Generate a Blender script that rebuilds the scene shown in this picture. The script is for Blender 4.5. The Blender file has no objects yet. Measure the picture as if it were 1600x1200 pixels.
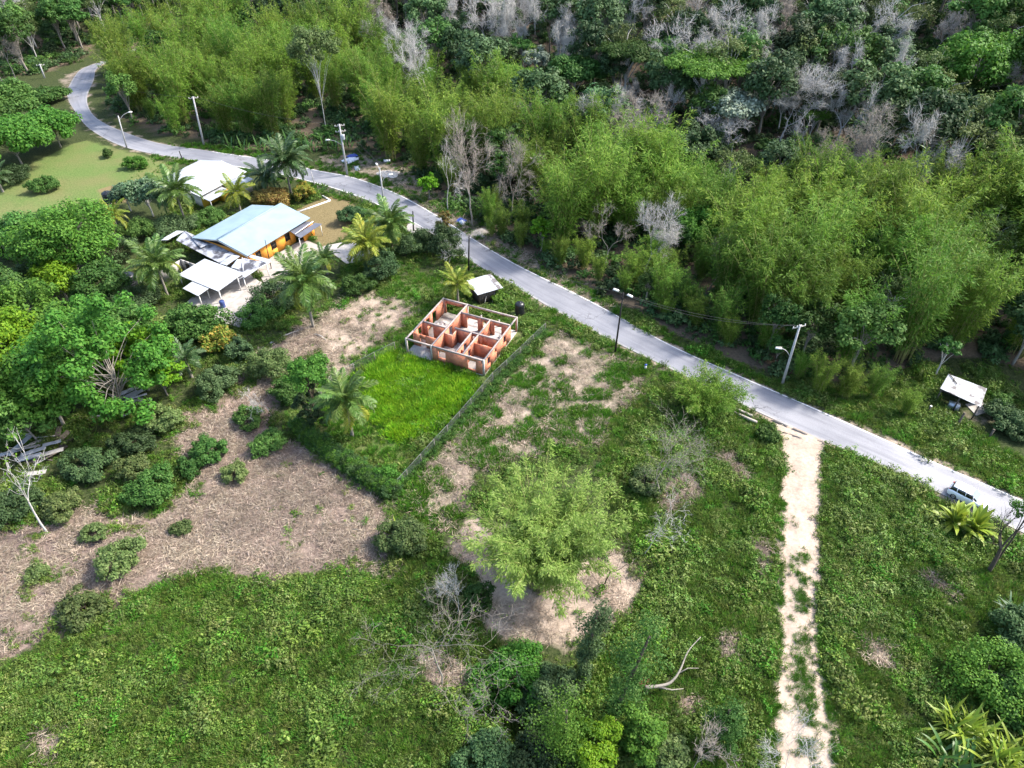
import bpy, math, random
import numpy as np

# ------------------------------------------------------------------ camera, sky, sun, exposure
S = bpy.context.scene
COL = S.collection
PITCH, FPX, CAMH = 40.5, 1109.0, 60.0
cam_d = bpy.data.cameras.new('camera'); cam = bpy.data.objects.new('camera', cam_d); COL.objects.link(cam)
cam.location = (0, 0, CAMH); cam.rotation_euler = (math.radians(90 - PITCH), 0, 0)
cam_d.sensor_width = 36.0; cam_d.lens = FPX / 1600 * 36.0; cam_d.clip_end = 4000; cam_d.clip_start = 0.5
S.camera = cam
SUN_EL, SUN_AZ = 47.0, 74.0            # azimuth clockwise from +Y
W = bpy.data.worlds.new('World'); S.world = W; W.use_nodes = True
nt = W.node_tree; bg = nt.nodes['Background']
sky = nt.nodes.new('ShaderNodeTexSky'); sky.sky_type = 'NISHITA'; sky.sun_disc = False
sky.sun_elevation = math.radians(SUN_EL); sky.sun_rotation = math.radians(SUN_AZ); sky.dust_density = 2.5
nt.links.new(sky.outputs[0], bg.inputs[0]); bg.inputs[1].default_value = 0.15
sd = bpy.data.lights.new('sun', 'SUN'); so = bpy.data.objects.new('sun', sd); COL.objects.link(so)
sd.energy = 2.6; sd.angle = math.radians(6.0); sd.color = (1.0, 0.95, 0.87)
so.rotation_euler = (math.radians(90 - SUN_EL), 0, math.radians(180 - SUN_AZ)); so.location = (60, 40, 90)
S.view_settings.view_transform = 'Standard'; S.view_settings.look = 'None'
S.view_settings.exposure = 1.78; S.view_settings.gamma = 1.0
S.cycles.max_bounces = 6; S.cycles.diffuse_bounces = 3; S.cycles.transmission_bounces = 4
S.cycles.transparent_max_bounces = 6

rng = np.random.default_rng(7)
random.seed(7)

# ------------------------------------------------------------------ terrain height and pixel -> place
_p = math.radians(PITCH); SP, CP = math.sin(_p), math.cos(_p)
def sstep(a, b, x):
    t = np.clip((x - a) / (b - a), 0, 1); return t * t * (3 - 2 * t)
def flat(px, py, z=0.0):
    u, v = (px - 800) / FPX, (py - 600) / FPX
    fw, dn = CP - v * SP, SP + v * CP
    t = (CAMH - z) / dn
    return np.array([u * t, fw * t, z])
_A, _B = flat(1640, 800)[:2], flat(700, 340)[:2]
_n = np.array([(_B - _A)[1], -(_B - _A)[0]]); _n /= np.linalg.norm(_n)
if _n[1] < 0: _n = -_n
def hz(x, y):
    x = np.asarray(x, float); y = np.asarray(y, float)
    d = (x - _A[0]) * _n[0] + (y - _A[1]) * _n[1]
    hill = 0.17 * np.maximum(0, d - 22) * sstep(-95, -10, x)
    hill = hill * sstep(15, 70, d)
    hill += 0.10 * np.maximum(0, y - 215)
    hill = 55 * np.tanh(hill / 55)
    bump = 0.22 * np.sin(x * 0.21 + 1.3) * np.sin(y * 0.17 + 0.4) + 0.12 * np.sin(x * 0.47 + y * 0.31)
    gully = 2.4 * np.exp(-(((x - 1.0) / 3.2) ** 2 + ((y - 27.5) / 3.0) ** 2)) + 1.2 * np.exp(-(((x - 2.0) / 2.2) ** 2 + ((y - 24.5) / 2.5) ** 2))
    return hill + bump * (0.35 + 0.65 * sstep(20, 60, d)) - gully
def at(px, py):
    """the place on the ground that a photo pixel shows"""
    z = 0.0
    for _ in range(40):
        P = flat(px, py, z); z = 0.5 * z + 0.5 * float(hz(P[0], P[1]))
    P[2] = float(hz(P[0], P[1])); return P
def pix(P):
    P = np.asarray(P, float); X, Y, Z = P[..., 0], P[..., 1], CAMH - P[..., 2]
    dep = Y * CP + Z * SP; up = Z * CP - Y * SP
    return 800 + FPX * X / dep, 600 + FPX * up / dep
def hgt(base, py):
    """height above ground of a photo row, for something standing at base"""
    v = (py - 600) / FPX; fw, dn = CP - v * SP, SP + v * CP
    return CAMH - base[1] * dn / fw - base[2]
def inpoly(x, y, poly):
    x = np.asarray(x, float); y = np.asarray(y, float); r = np.zeros(x.shape, bool); n = len(poly)
    for i in range(n):
        x0, y0 = poly[i]; x1, y1 = poly[(i + 1) % n]
        c = ((y0 > y) != (y1 > y)) & (x < (x1 - x0) * (y - y0) / (y1 - y0 + 1e-12) + x0); r ^= c
    return r
def sdist(x, y, poly):
    x = np.asarray(x, float); y = np.asarray(y, float); d = np.full(x.shape, 1e9); n = len(poly)
    for i in range(n):
        x0, y0 = poly[i]; x1, y1 = poly[(i + 1) % n]; ex, ey = x1 - x0, y1 - y0
        t = np.clip(((x - x0) * ex + (y - y0) * ey) / (ex * ex + ey * ey + 1e-9), 0, 1)
        d = np.minimum(d, np.hypot(x - x0 - t * ex, y - y0 - t * ey))
    return np.where(inpoly(x, y, poly), d, -d)
def wpoly(pts): return [tuple(at(*p)[:2]) for p in pts]

# ------------------------------------------------------------------ materials
MATS = {}
def newmat(name):
    m = bpy.data.materials.new(name); m.use_nodes = True; MATS[name] = m
    n = m.node_tree.nodes; l = m.node_tree.links
    return m, n, l, n['Principled BSDF'], n['Material Output']
def ramp(n, stops):
    r = n.new('ShaderNodeValToRGB'); e = r.color_ramp.elements
    while len(e) < len(stops): e.new(0.5)
    for i, (p, c) in enumerate(stops): e[i].position = p; e[i].color = (*c, 1)
    return r
def noise(n, l, scale, detail=4, src=None, rough=0.55):
    t = n.new('ShaderNodeTexNoise'); t.inputs['Scale'].default_value = scale; t.inputs['Detail'].default_value = detail
    t.inputs['Roughness'].default_value = rough
    if src is not None: l.new(src, t.inputs['Vector'])
    return t
def mixc(n, l, f, a, b, mode='MIX'):
    m = n.new('ShaderNodeMix'); m.data_type = 'RGBA'; m.blend_type = mode
    for s, v in ((m.inputs[0], f), (m.inputs[6], a), (m.inputs[7], b)):
        if hasattr(v, 'is_linked') or hasattr(v, 'links'): l.new(v, s)
        elif isinstance(v, (int, float)): s.default_value = v
        else: s.default_value = (*v, 1)
    return m.outputs[2]
def leafmat(name, c0, c1, c2, trans=0.3, rough=0.5, spec=0.35, patch=0.03, pc=None, var=0.35):
    m, n, l, b, o = newmat(name)
    g = n.new('ShaderNodeNewGeometry'); oi = n.new('ShaderNodeObjectInfo')
    r = ramp(n, [(0, c0), (0.5, c1), (1.0, c2)]); l.new(g.outputs['Random Per Island'], r.inputs[0])
    nz = noise(n, l, patch, 3, g.outputs['Position']); r2 = ramp(n, [(0.42, (0, 0, 0)), (0.62, (1, 1, 1))]); l.new(nz.outputs[0], r2.inputs[0])
    c = mixc(n, l, r2.outputs[0], r.outputs[0], pc, 'MIX') if pc else r.outputs[0]
    if pc:
        c = mixc(n, l, 0.45, r.outputs[0], c)
    h = n.new('ShaderNodeHueSaturation'); l.new(c, h.inputs['Color'])
    mr = n.new('ShaderNodeMapRange'); l.new(oi.outputs['Random'], mr.inputs[0]); mr.inputs[3].default_value = 1 - var; mr.inputs[4].default_value = 1 + var
    l.new(mr.outputs[0], h.inputs['Value'])
    ml = n.new('ShaderNodeMath'); ml.operation = 'MULTIPLY'; ml.inputs[1].default_value = 7.31; l.new(oi.outputs['Random'], ml.inputs[0])
    fr = n.new('ShaderNodeMath'); fr.operation = 'FRACT'; l.new(ml.outputs[0], fr.inputs[0])
    m2 = n.new('ShaderNodeMapRange'); l.new(fr.outputs[0], m2.inputs[0]); m2.inputs[3].default_value = 0.488; m2.inputs[4].default_value = 0.520
    l.new(m2.outputs[0], h.inputs['Hue'])
    l.new(h.outputs[0], b.inputs['Base Color']); b.inputs['Roughness'].default_value = rough; b.inputs['Specular IOR Level'].default_value = spec
    t = n.new('ShaderNodeBsdfTranslucent'); l.new(h.outputs[0], t.inputs[0])
    mx = n.new('ShaderNodeMixShader'); mx.inputs[0].default_value = trans
    l.new(b.outputs[0], mx.inputs[1]); l.new(t.outputs[0], mx.inputs[2]); l.new(mx.outputs[0], o.inputs[0])
    return m
def plain(name, c, rough=0.7, metal=0.0, spec=0.3, nscale=3.0, namt=0.25, bump=0.0, dark=None, lo=0.3):
    m, n, l, b, o = newmat(name)
    tc = n.new('ShaderNodeTexCoord'); v = tc.outputs['Object']
    nz = noise(n, l, nscale, 6, v); d = dark or tuple(x * 0.55 for x in c)
    r = ramp(n, [(lo, d), (lo + max(0.08, 0.5 - namt * 0.6), c)]); l.new(nz.outputs[0], r.inputs[0])
    l.new(mixc(n, l, namt * 2 if namt < 0.5 else 1.0, c, r.outputs[0]), b.inputs['Base Color'])
    b.inputs['Roughness'].default_value = rough; b.inputs['Metallic'].default_value = metal; b.inputs['Specular IOR Level'].default_value = spec
    if bump:
        bp = n.new('ShaderNodeBump'); bp.inputs['Strength'].default_value = bump; bp.inputs['Distance'].default_value = 0.05
        nb = noise(n, l, nscale * 8, 5, v); l.new(nb.outputs[0], bp.inputs['Height']); l.new(bp.outputs[0], b.inputs['Normal'])
    return m

leafmat('bamboo_leaf', (0.072, 0.150, 0.016), (0.125, 0.215, 0.024), (0.215, 0.290, 0.046), 0.42, 0.6, 0.15, pc=(0.075, 0.165, 0.018), patch=0.04, var=0.3)
leafmat('bamboo_pale', (0.15, 0.235, 0.040), (0.23, 0.315, 0.060), (0.34, 0.40, 0.12), 0.48, 0.6, 0.15)
leafmat('dark_leaf', (0.028, 0.066, 0.020), (0.050, 0.098, 0.030), (0.088, 0.145, 0.052), 0.25, 0.6, 0.16, pc=(0.055, 0.070, 0.034), var=0.45)
leafmat('mid_leaf', (0.034, 0.090, 0.016), (0.058, 0.130, 0.024), (0.10, 0.175, 0.040), 0.3, 0.6, 0.15, var=0.4)
leafmat('bright_leaf', (0.042, 0.115, 0.014), (0.072, 0.165, 0.020), (0.12, 0.225, 0.032), 0.36, 0.6, 0.15, var=0.18)
leafmat('lime_leaf', (0.085, 0.20, 0.010), (0.12, 0.25, 0.012), (0.19, 0.31, 0.02), 0.38, 0.6, 0.15, var=0.12)
leafmat('silver_leaf', (0.10, 0.14, 0.085), (0.17, 0.22, 0.15), (0.27, 0.31, 0.24), 0.2, 0.6, 0.2, var=0.15)
leafmat('blue_leaf', (0.034, 0.080, 0.032), (0.06, 0.12, 0.05), (0.12, 0.18, 0.10), 0.22, 0.5, 0.25)
leafmat('dry_leaf', (0.10, 0.09, 0.04), (0.16, 0.14, 0.075), (0.24, 0.21, 0.13), 0.2, 0.6, 0.15)
leafmat('croton_leaf', (0.14, 0.06, 0.02), (0.17, 0.15, 0.03), (0.27, 0.22, 0.06), 0.25, 0.6, 0.2, var=0.1)
leafmat('croton_yellow', (0.05, 0.12, 0.015), (0.16, 0.20, 0.02), (0.36, 0.24, 0.05), 0.25, 0.6, 0.2, var=0.1)
leafmat('olive_leaf', (0.060, 0.095, 0.026), (0.095, 0.135, 0.038), (0.15, 0.18, 0.065), 0.28, 0.6, 0.15, var=0.35)
leafmat('palm_leaf', (0.06, 0.12, 0.020), (0.09, 0.16, 0.028), (0.14, 0.20, 0.05), 0.3, 0.4, 0.35, var=0.15)
leafmat('palm_yellow', (0.13, 0.19, 0.020), (0.20, 0.25, 0.026), (0.31, 0.31, 0.05), 0.36, 0.45, 0.3, var=0.15)
leafmat('palm_dark', (0.035, 0.080, 0.022), (0.058, 0.11, 0.034), (0.10, 0.15, 0.06), 0.25, 0.4, 0.35, var=0.1)
leafmat('strap_yellow', (0.13, 0.20, 0.02), (0.19, 0.26, 0.025), (0.28, 0.33, 0.04), 0.3, 0.45, 0.3, var=0.2)
leafmat('strap_green', (0.03, 0.09, 0.015), (0.05, 0.12, 0.02), (0.085, 0.165, 0.035), 0.25, 0.4, 0.35, var=0.2)
leafmat('vine_leaf', (0.054, 0.122, 0.015), (0.100, 0.172, 0.024), (0.180, 0.238, 0.048), 0.36, 0.55, 0.2, patch=0.11, pc=(0.125, 0.185, 0.042), var=0.42)
leafmat('weed_olive', (0.085, 0.125, 0.026), (0.14, 0.18, 0.038), (0.22, 0.24, 0.08), 0.3, 0.55, 0.18, patch=0.09, pc=(0.07, 0.14, 0.022), var=0.3)
leafmat('grass_lime', (0.12, 0.29, 0.012), (0.18, 0.36, 0.015), (0.29, 0.43, 0.025), 0.38, 0.6, 0.15, patch=0.12, pc=(0.09, 0.21, 0.02), var=0.2)
leafmat('grass_green', (0.045, 0.14, 0.012), (0.075, 0.19, 0.018), (0.13, 0.23, 0.03), 0.3, 0.6, 0.15, var=0.3)
leafmat('straw', (0.17, 0.125, 0.09), (0.29, 0.225, 0.165), (0.43, 0.355, 0.275), 0.15, 0.7, 0.15, patch=0.07, pc=(0.14, 0.11, 0.095), var=0.4)
plain('bark_pale', (0.46, 0.44, 0.41), 0.8, nscale=4, namt=0.3)
plain('bark_grey', (0.24, 0.215, 0.18), 0.85, nscale=4, namt=0.4, bump=0.3)
plain('bark_dark', (0.085, 0.065, 0.05), 0.9, nscale=5, namt=0.4, bump=0.3)
plain('twig_brown', (0.33, 0.285, 0.24), 0.85, nscale=4, namt=0.3)
plain('culm', (0.30, 0.29, 0.10), 0.5, nscale=6, namt=0.3)
plain('rachis', (0.25, 0.27, 0.06), 0.5, nscale=6, namt=0.2)
plain('concrete', (0.38, 0.35, 0.32), 0.85, nscale=1.3, namt=0.4, bump=0.25)
plain('beam_concrete', (0.30, 0.255, 0.235), 0.9, nscale=1.6, namt=0.45, bump=0.3)
plain('concrete_pale', (0.35, 0.315, 0.28), 0.85, nscale=1.1, namt=0.3, bump=0.2)
plain('pole_grey', (0.42, 0.41, 0.40), 0.7, nscale=5, namt=0.3)
plain('pole_black', (0.02, 0.018, 0.016), 0.7, nscale=5, namt=0.3)
plain('galvanised', (0.55, 0.57, 0.60), 0.45, 0.5, 0.5, nscale=1.2, namt=0.35)
plain('white_metal', (0.37, 0.39, 0.41), 0.45, 0.0, 0.4, nscale=0.8, namt=0.35, dark=(0.24, 0.25, 0.265))
plain('blue_roof', (0.22, 0.295, 0.34), 0.5, 0.0, 0.35, nscale=0.5, namt=0.35, dark=(0.17, 0.24, 0.285))
plain('old_roof', (0.30, 0.31, 0.34), 0.7, 0.0, 0.3, nscale=0.7, namt=0.6, dark=(0.055, 0.055, 0.065), lo=0.42)
plain('dark_roof', (0.12, 0.125, 0.15), 0.5, 0.2, 0.5, nscale=0.8, namt=0.3)
plain('stained_roof', (0.37, 0.37, 0.38), 0.6, 0.0, 0.3, nscale=0.8, namt=0.7, dark=(0.13, 0.115, 0.11), lo=0.42)
plain('orange_paint', (0.74, 0.31, 0.045), 0.65, nscale=0.7, namt=0.04)
plain('yellow_paint', (0.76, 0.47, 0.05), 0.65, nscale=0.7, namt=0.04)
plain('white_paint', (0.78, 0.76, 0.72), 0.6, nscale=1.0, namt=0.15)
plain('dark_opening', (0.025, 0.022, 0.02), 0.5, nscale=2, namt=0.2)
plain('old_timber', (0.09, 0.075, 0.06), 0.85, nscale=3, namt=0.4, bump=0.3)
plain('grey_timber', (0.34, 0.32, 0.29), 0.85, nscale=3, namt=0.35, bump=0.2)
plain('tank_black', (0.012, 0.013, 0.015), 0.35, 0, 0.5, nscale=2, namt=0.2)
plain('car_white', (0.82, 0.82, 0.82), 0.18, 0, 0.6, nscale=2, namt=0.02)
plain('glass_dark', (0.012, 0.015, 0.018), 0.06, 0, 0.8, nscale=2, namt=0.02)
plain('glass_sky', (0.10, 0.16, 0.18), 0.05, 0, 0.9, nscale=2, namt=0.02)
plain('rubber', (0.02, 0.02, 0.02), 0.8, nscale=5, namt=0.2)
plain('rim_metal', (0.5, 0.5, 0.52), 0.3, 0.8, 0.5, nscale=5, namt=0.1)
plain('red_lens', (0.35, 0.02, 0.015), 0.15, 0, 0.6, nscale=5, namt=0.05)
plain('blue_tarp', (0.05, 0.09, 0.36), 0.5, nscale=2, namt=0.3)
plain('white_tarp', (0.72, 0.74, 0.78), 0.5, nscale=2, namt=0.25)
plain('sand_pile', (0.62, 0.55, 0.48), 0.9, nscale=3, namt=0.3, bump=0.5)
plain('rubble', (0.40, 0.36, 0.33), 0.9, nscale=3, namt=0.4, bump=0.5)
plain('wire', (0.05, 0.05, 0.05), 0.6, nscale=3, namt=0.1)
plain('fence_wire', (0.13, 0.14, 0.13), 0.7, 0.0, nscale=3, namt=0.2)
plain('road_paint', (0.78, 0.77, 0.74), 0.6, nscale=1.6, namt=0.5, dark=(0.42, 0.41, 0.40))
plain('bromeliad', (0.30, 0.13, 0.06), 0.5, nscale=5, namt=0.4, dark=(0.22, 0.06, 0.12))
plain('flower_pale', (0.75, 0.78, 0.40), 0.6, nscale=5, namt=0.1)
plain('blue_drum', (0.05, 0.08, 0.22), 0.4, nscale=3, namt=0.2)

def mat_brick():
    m, n, l, b, o = newmat('clay_block')
    tc = n.new('ShaderNodeTexCoord'); sx = n.new('ShaderNodeSeparateXYZ'); l.new(tc.outputs['Object'], sx.inputs[0])
    ad = n.new('ShaderNodeMath'); l.new(sx.outputs[0], ad.inputs[0]); l.new(sx.outputs[1], ad.inputs[1])
    cb = n.new('ShaderNodeCombineXYZ'); l.new(ad.outputs[0], cb.inputs[0]); l.new(sx.outputs[2], cb.inputs[1])
    bt = n.new('ShaderNodeTexBrick'); l.new(cb.outputs[0], bt.inputs[0])
    bt.inputs['Color1'].default_value = (0.60, 0.20, 0.09, 1); bt.inputs['Color2'].default_value = (0.50, 0.15, 0.07, 1)
    bt.inputs['Mortar'].default_value = (0.42, 0.30, 0.24, 1); bt.inputs['Scale'].default_value = 1.0
    bt.inputs['Brick Width'].default_value = 0.32; bt.inputs['Row Height'].default_value = 0.21; bt.inputs['Mortar Size'].default_value = 0.018
    nz = noise(n, l, 1.1, 5, tc.outputs['Object']); r = ramp(n, [(0.35, (0.72, 0.68, 0.66)), (0.7, (1.12, 1.05, 1.0))]); l.new(nz.outputs[0], r.inputs[0])
    l.new(mixc(n, l, 1.0, bt.outputs[0], r.outputs[0], 'MULTIPLY'), b.inputs['Base Color']); b.inputs['Roughness'].default_value = 0.85
    bp = n.new('ShaderNodeBump'); bp.inputs['Strength'].default_value = 0.5; bp.inputs['Distance'].default_value = 0.02
    l.new(bt.outputs['Fac'], bp.inputs['Height']); bp.invert = True; l.new(bp.outputs[0], b.inputs['Normal'])
mat_brick()
def mat_asphalt():
    m, n, l, b, o = newmat('asphalt')
    g = n.new('ShaderNodeNewGeometry'); v = g.outputs['Position']
    a = n.new('ShaderNodeAttribute'); a.attribute_name = 'UVMap'; 
    uv = n.new('ShaderNodeUVMap'); uv.uv_map = 'UVMap'; sx = n.new('ShaderNodeSeparateXYZ'); l.new(uv.outputs[0], sx.inputs[0])
    n1 = noise(n, l, 0.12, 5, v); r1 = ramp(n, [(0.35, (0.165, 0.168, 0.19)), (0.65, (0.225, 0.226, 0.245))]); l.new(n1.outputs[0], r1.inputs[0])
    n2 = noise(n, l, 9, 6, v, 0.7); r2 = ramp(n, [(0.3, (0.78, 0.78, 0.78)), (0.7, (1.15, 1.15, 1.15))]); l.new(n2.outputs[0], r2.inputs[0])
    c = mixc(n, l, 1.0, r1.outputs[0], r2.outputs[0], 'MULTIPLY')
    # long streaks of wheel wear and tar repairs, running along the road
    mp = n.new('ShaderNodeMapping'); mp.inputs['Scale'].default_value = (5.0, 0.06, 1); l.new(uv.outputs[0], mp.inputs[0])
    n3 = noise(n, l, 1.4, 4, mp.outputs[0]); r3 = ramp(n, [(0.32, (0.72, 0.72, 0.74)), (0.55, (1.08, 1.07, 1.05))]); l.new(n3.outputs[0], r3.inputs[0])
    c = mixc(n, l, 0.8, c, r3.outputs[0], 'MULTIPLY')
    vo = n.new('ShaderNodeTexVoronoi'); vo.feature = 'DISTANCE_TO_EDGE'; vo.inputs['Scale'].default_value = 0.16
    nv = noise(n, l, 0.5, 4, v); ad = n.new('ShaderNodeVectorMath'); ad.operation = 'MULTIPLY_ADD'; ad.inputs[1].default_value = (5, 5, 5)
    l.new(nv.outputs['Color'], ad.inputs[0]); l.new(v, ad.inputs[2]); l.new(ad.outputs[0], vo.inputs['Vector'])
    rc = ramp(n, [(0.006, (1, 1, 1)), (0.016, (0, 0, 0))]); l.new(vo.outputs[0], rc.inputs[0])
    np_ = noise(n, l, 0.06, 2, v); rp = ramp(n, [(0.5, (0, 0, 0)), (0.56, (1, 1, 1))]); l.new(np_.outputs[0], rp.inputs[0])
    crack = mixc(n, l, 1.0, rc.outputs[0], rp.outputs[0], 'MULTIPLY')
    c = mixc(n, l, crack, c, (0.075, 0.075, 0.08))
    # dusty edges
    ab = n.new('ShaderNodeMath'); ab.operation = 'SUBTRACT'; ab.inputs[1].default_value = 0.5; l.new(sx.outputs[0], ab.inputs[0])
    ab2 = n.new('ShaderNodeMath'); ab2.operation = 'ABSOLUTE'; l.new(ab.outputs[0], ab2.inputs[0])
    n4 = noise(n, l, 0.9, 4, v); ma = n.new('ShaderNodeMath'); ma.operation = 'MULTIPLY_ADD'; ma.inputs[1].default_value = 0.16; l.new(n4.outputs[0], ma.inputs[0]); l.new(ab2.outputs[0], ma.inputs[2])
    re = ramp(n, [(0.50, (0, 0, 0)), (0.57, (1, 1, 1))]); l.new(ma.outputs[0], re.inputs[0])
    c = mixc(n, l, mixc(n, l, 0.5, (0, 0, 0), re.outputs[0]), c, (0.36, 0.33, 0.29))
    l.new(c, b.inputs['Base Color']); b.inputs['Roughness'].default_value = 0.55; b.inputs['Specular IOR Level'].default_value = 0.45
    bp = n.new('ShaderNodeBump'); bp.inputs['Strength'].default_value = 0.25; bp.inputs['Distance'].default_value = 0.02
    l.new(n2.outputs[0], bp.inputs['Height']); l.new(bp.outputs[0], b.inputs['Normal'])
mat_asphalt()
def mat_ground():
    m, n, l, b, o = newmat('soil')
    g = n.new('ShaderNodeNewGeometry'); v = g.outputs['Position']
    a = n.new('ShaderNodeAttribute'); a.attribute_name = 'zone'; s = n.new('ShaderNodeSeparateColor'); l.new(a.outputs['Color'], s.inputs[0])
    a2 = n.new('ShaderNodeAttribute'); a2.attribute_name = 'zone_two'; s2 = n.new('ShaderNodeSeparateColor'); l.new(a2.outputs['Color'], s2.inputs[0])
    nb = noise(n, l, 0.45, 6, v, 0.65); nf = noise(n, l, 3.2, 6, v, 0.7); nl = noise(n, l, 0.12, 3, v)
    def thr(sock, amt=0.9):
        x = n.new('ShaderNodeMath'); x.operation = 'MULTIPLY_ADD'; x.inputs[1].default_value = amt; x.inputs[2].default_value = -amt / 2; l.new(nb.outputs[0], x.inputs[0])
        y = n.new('ShaderNodeMath'); l.new(x.outputs[0], y.inputs[0]); l.new(sock, y.inputs[1])
        r = ramp(n, [(0.36, (0, 0, 0)), (0.62, (1, 1, 1))]); l.new(y.outputs[0], r.inputs[0]); return r.outputs[0]
    base = ramp(n, [(0.32, (0.014, 0.022, 0.008)), (0.5, (0.035, 0.048, 0.016)), (0.72, (0.085, 0.090, 0.040))]); l.new(nf.outputs[0], base.inputs[0])
    lit = ramp(n, [(0.3, (0.07, 0.055, 0.038)), (0.7, (0.15, 0.115, 0.08))]); l.new(nf.outputs[0], lit.inputs[0])
    sand = ramp(n, [(0.25, (0.20, 0.15, 0.115)), (0.5, (0.31, 0.245, 0.19)), (0.8, (0.42, 0.345, 0.28))]); l.new(nf.outputs[0], sand.inputs[0])
    stw_ = ramp(n, [(0.25, (0.095, 0.072, 0.060)), (0.5, (0.19, 0.15, 0.125)), (0.75, (0.33, 0.265, 0.22))]); l.new(nf.outputs[0], stw_.inputs[0])
    sv = ramp(n, [(0.35, (0.62, 0.58, 0.60)), (0.65, (1.2, 1.15, 1.1))]); l.new(nl.outputs[0], sv.inputs[0])
    class stw: outputs = [mixc(n, l, 1.0, stw_.outputs[0], sv.outputs[0], 'MULTIPLY')]
    lawn = ramp(n, [(0.3, (0.060, 0.105, 0.026)), (0.7, (0.125, 0.165, 0.052))]); l.new(nf.outputs[0], lawn.inputs[0])
    brn = ramp(n, [(0.3, (0.11, 0.085, 0.040)), (0.7, (0.20, 0.16, 0.08))]); l.new(nf.outputs[0], brn.inputs[0])
    c = mixc(n, l, s2.outputs[1], base.outputs[0], lit.outputs[0])
    c = mixc(n, l, thr(s.outputs[1]), c, stw.outputs[0])
    nlr = ramp(n, [(0.38, (0, 0, 0)), (0.62, (1, 1, 1))]); l.new(nl.outputs[0], nlr.inputs[0])
    lawn2 = mixc(n, l, mixc(n, l, 0.45, (0, 0, 0), nlr.outputs[0]), lawn.outputs[0], brn.outputs[0])
    c = mixc(n, l, thr(s.outputs[2], 0.5), c, lawn2)
    c = mixc(n, l, thr(s2.outputs[0], 0.6), c, brn.outputs[0])
    c = mixc(n, l, thr(s.outputs[0]), c, sand.outputs[0])
    l.new(c, b.inputs['Base Color']); b.inputs['Roughness'].default_value = 0.95; b.inputs['Specular IOR Level'].default_value = 0.1
    bp = n.new('ShaderNodeBump'); bp.inputs['Strength'].default_value = 0.7; bp.inputs['Distance'].default_value = 0.12
    l.new(nf.outputs[0], bp.inputs['Height']); l.new(bp.outputs[0], b.inputs['Normal'])
mat_ground()
def mat_track():
    m, n, l, b, o = newmat('track_sand')
    g = n.new('ShaderNodeNewGeometry'); v = g.outputs['Position']
    nf = noise(n, l, 3.0, 7, v, 0.7); nl = noise(n, l, 0.5, 4, v)
    c1 = ramp(n, [(0.25, (0.22, 0.165, 0.125)), (0.5, (0.35, 0.28, 0.22)), (0.8, (0.44, 0.365, 0.30))]); l.new(nf.outputs[0], c1.inputs[0])
    c2 = ramp(n, [(0.35, (0.80, 0.78, 0.76)), (0.65, (1.06, 1.04, 1.02))]); l.new(nl.outputs[0], c2.inputs[0])
    l.new(mixc(n, l, 1.0, c1.outputs[0], c2.outputs[0], 'MULTIPLY'), b.inputs['Base Color']); b.inputs['Roughness'].default_value = 0.95
    bp = n.new('ShaderNodeBump'); bp.inputs['Strength'].default_value = 0.5; bp.inputs['Distance'].default_value = 0.06
    l.new(nf.outputs[0], bp.inputs['Height']); l.new(bp.outputs[0], b.inputs['Normal'])
mat_track()

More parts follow.
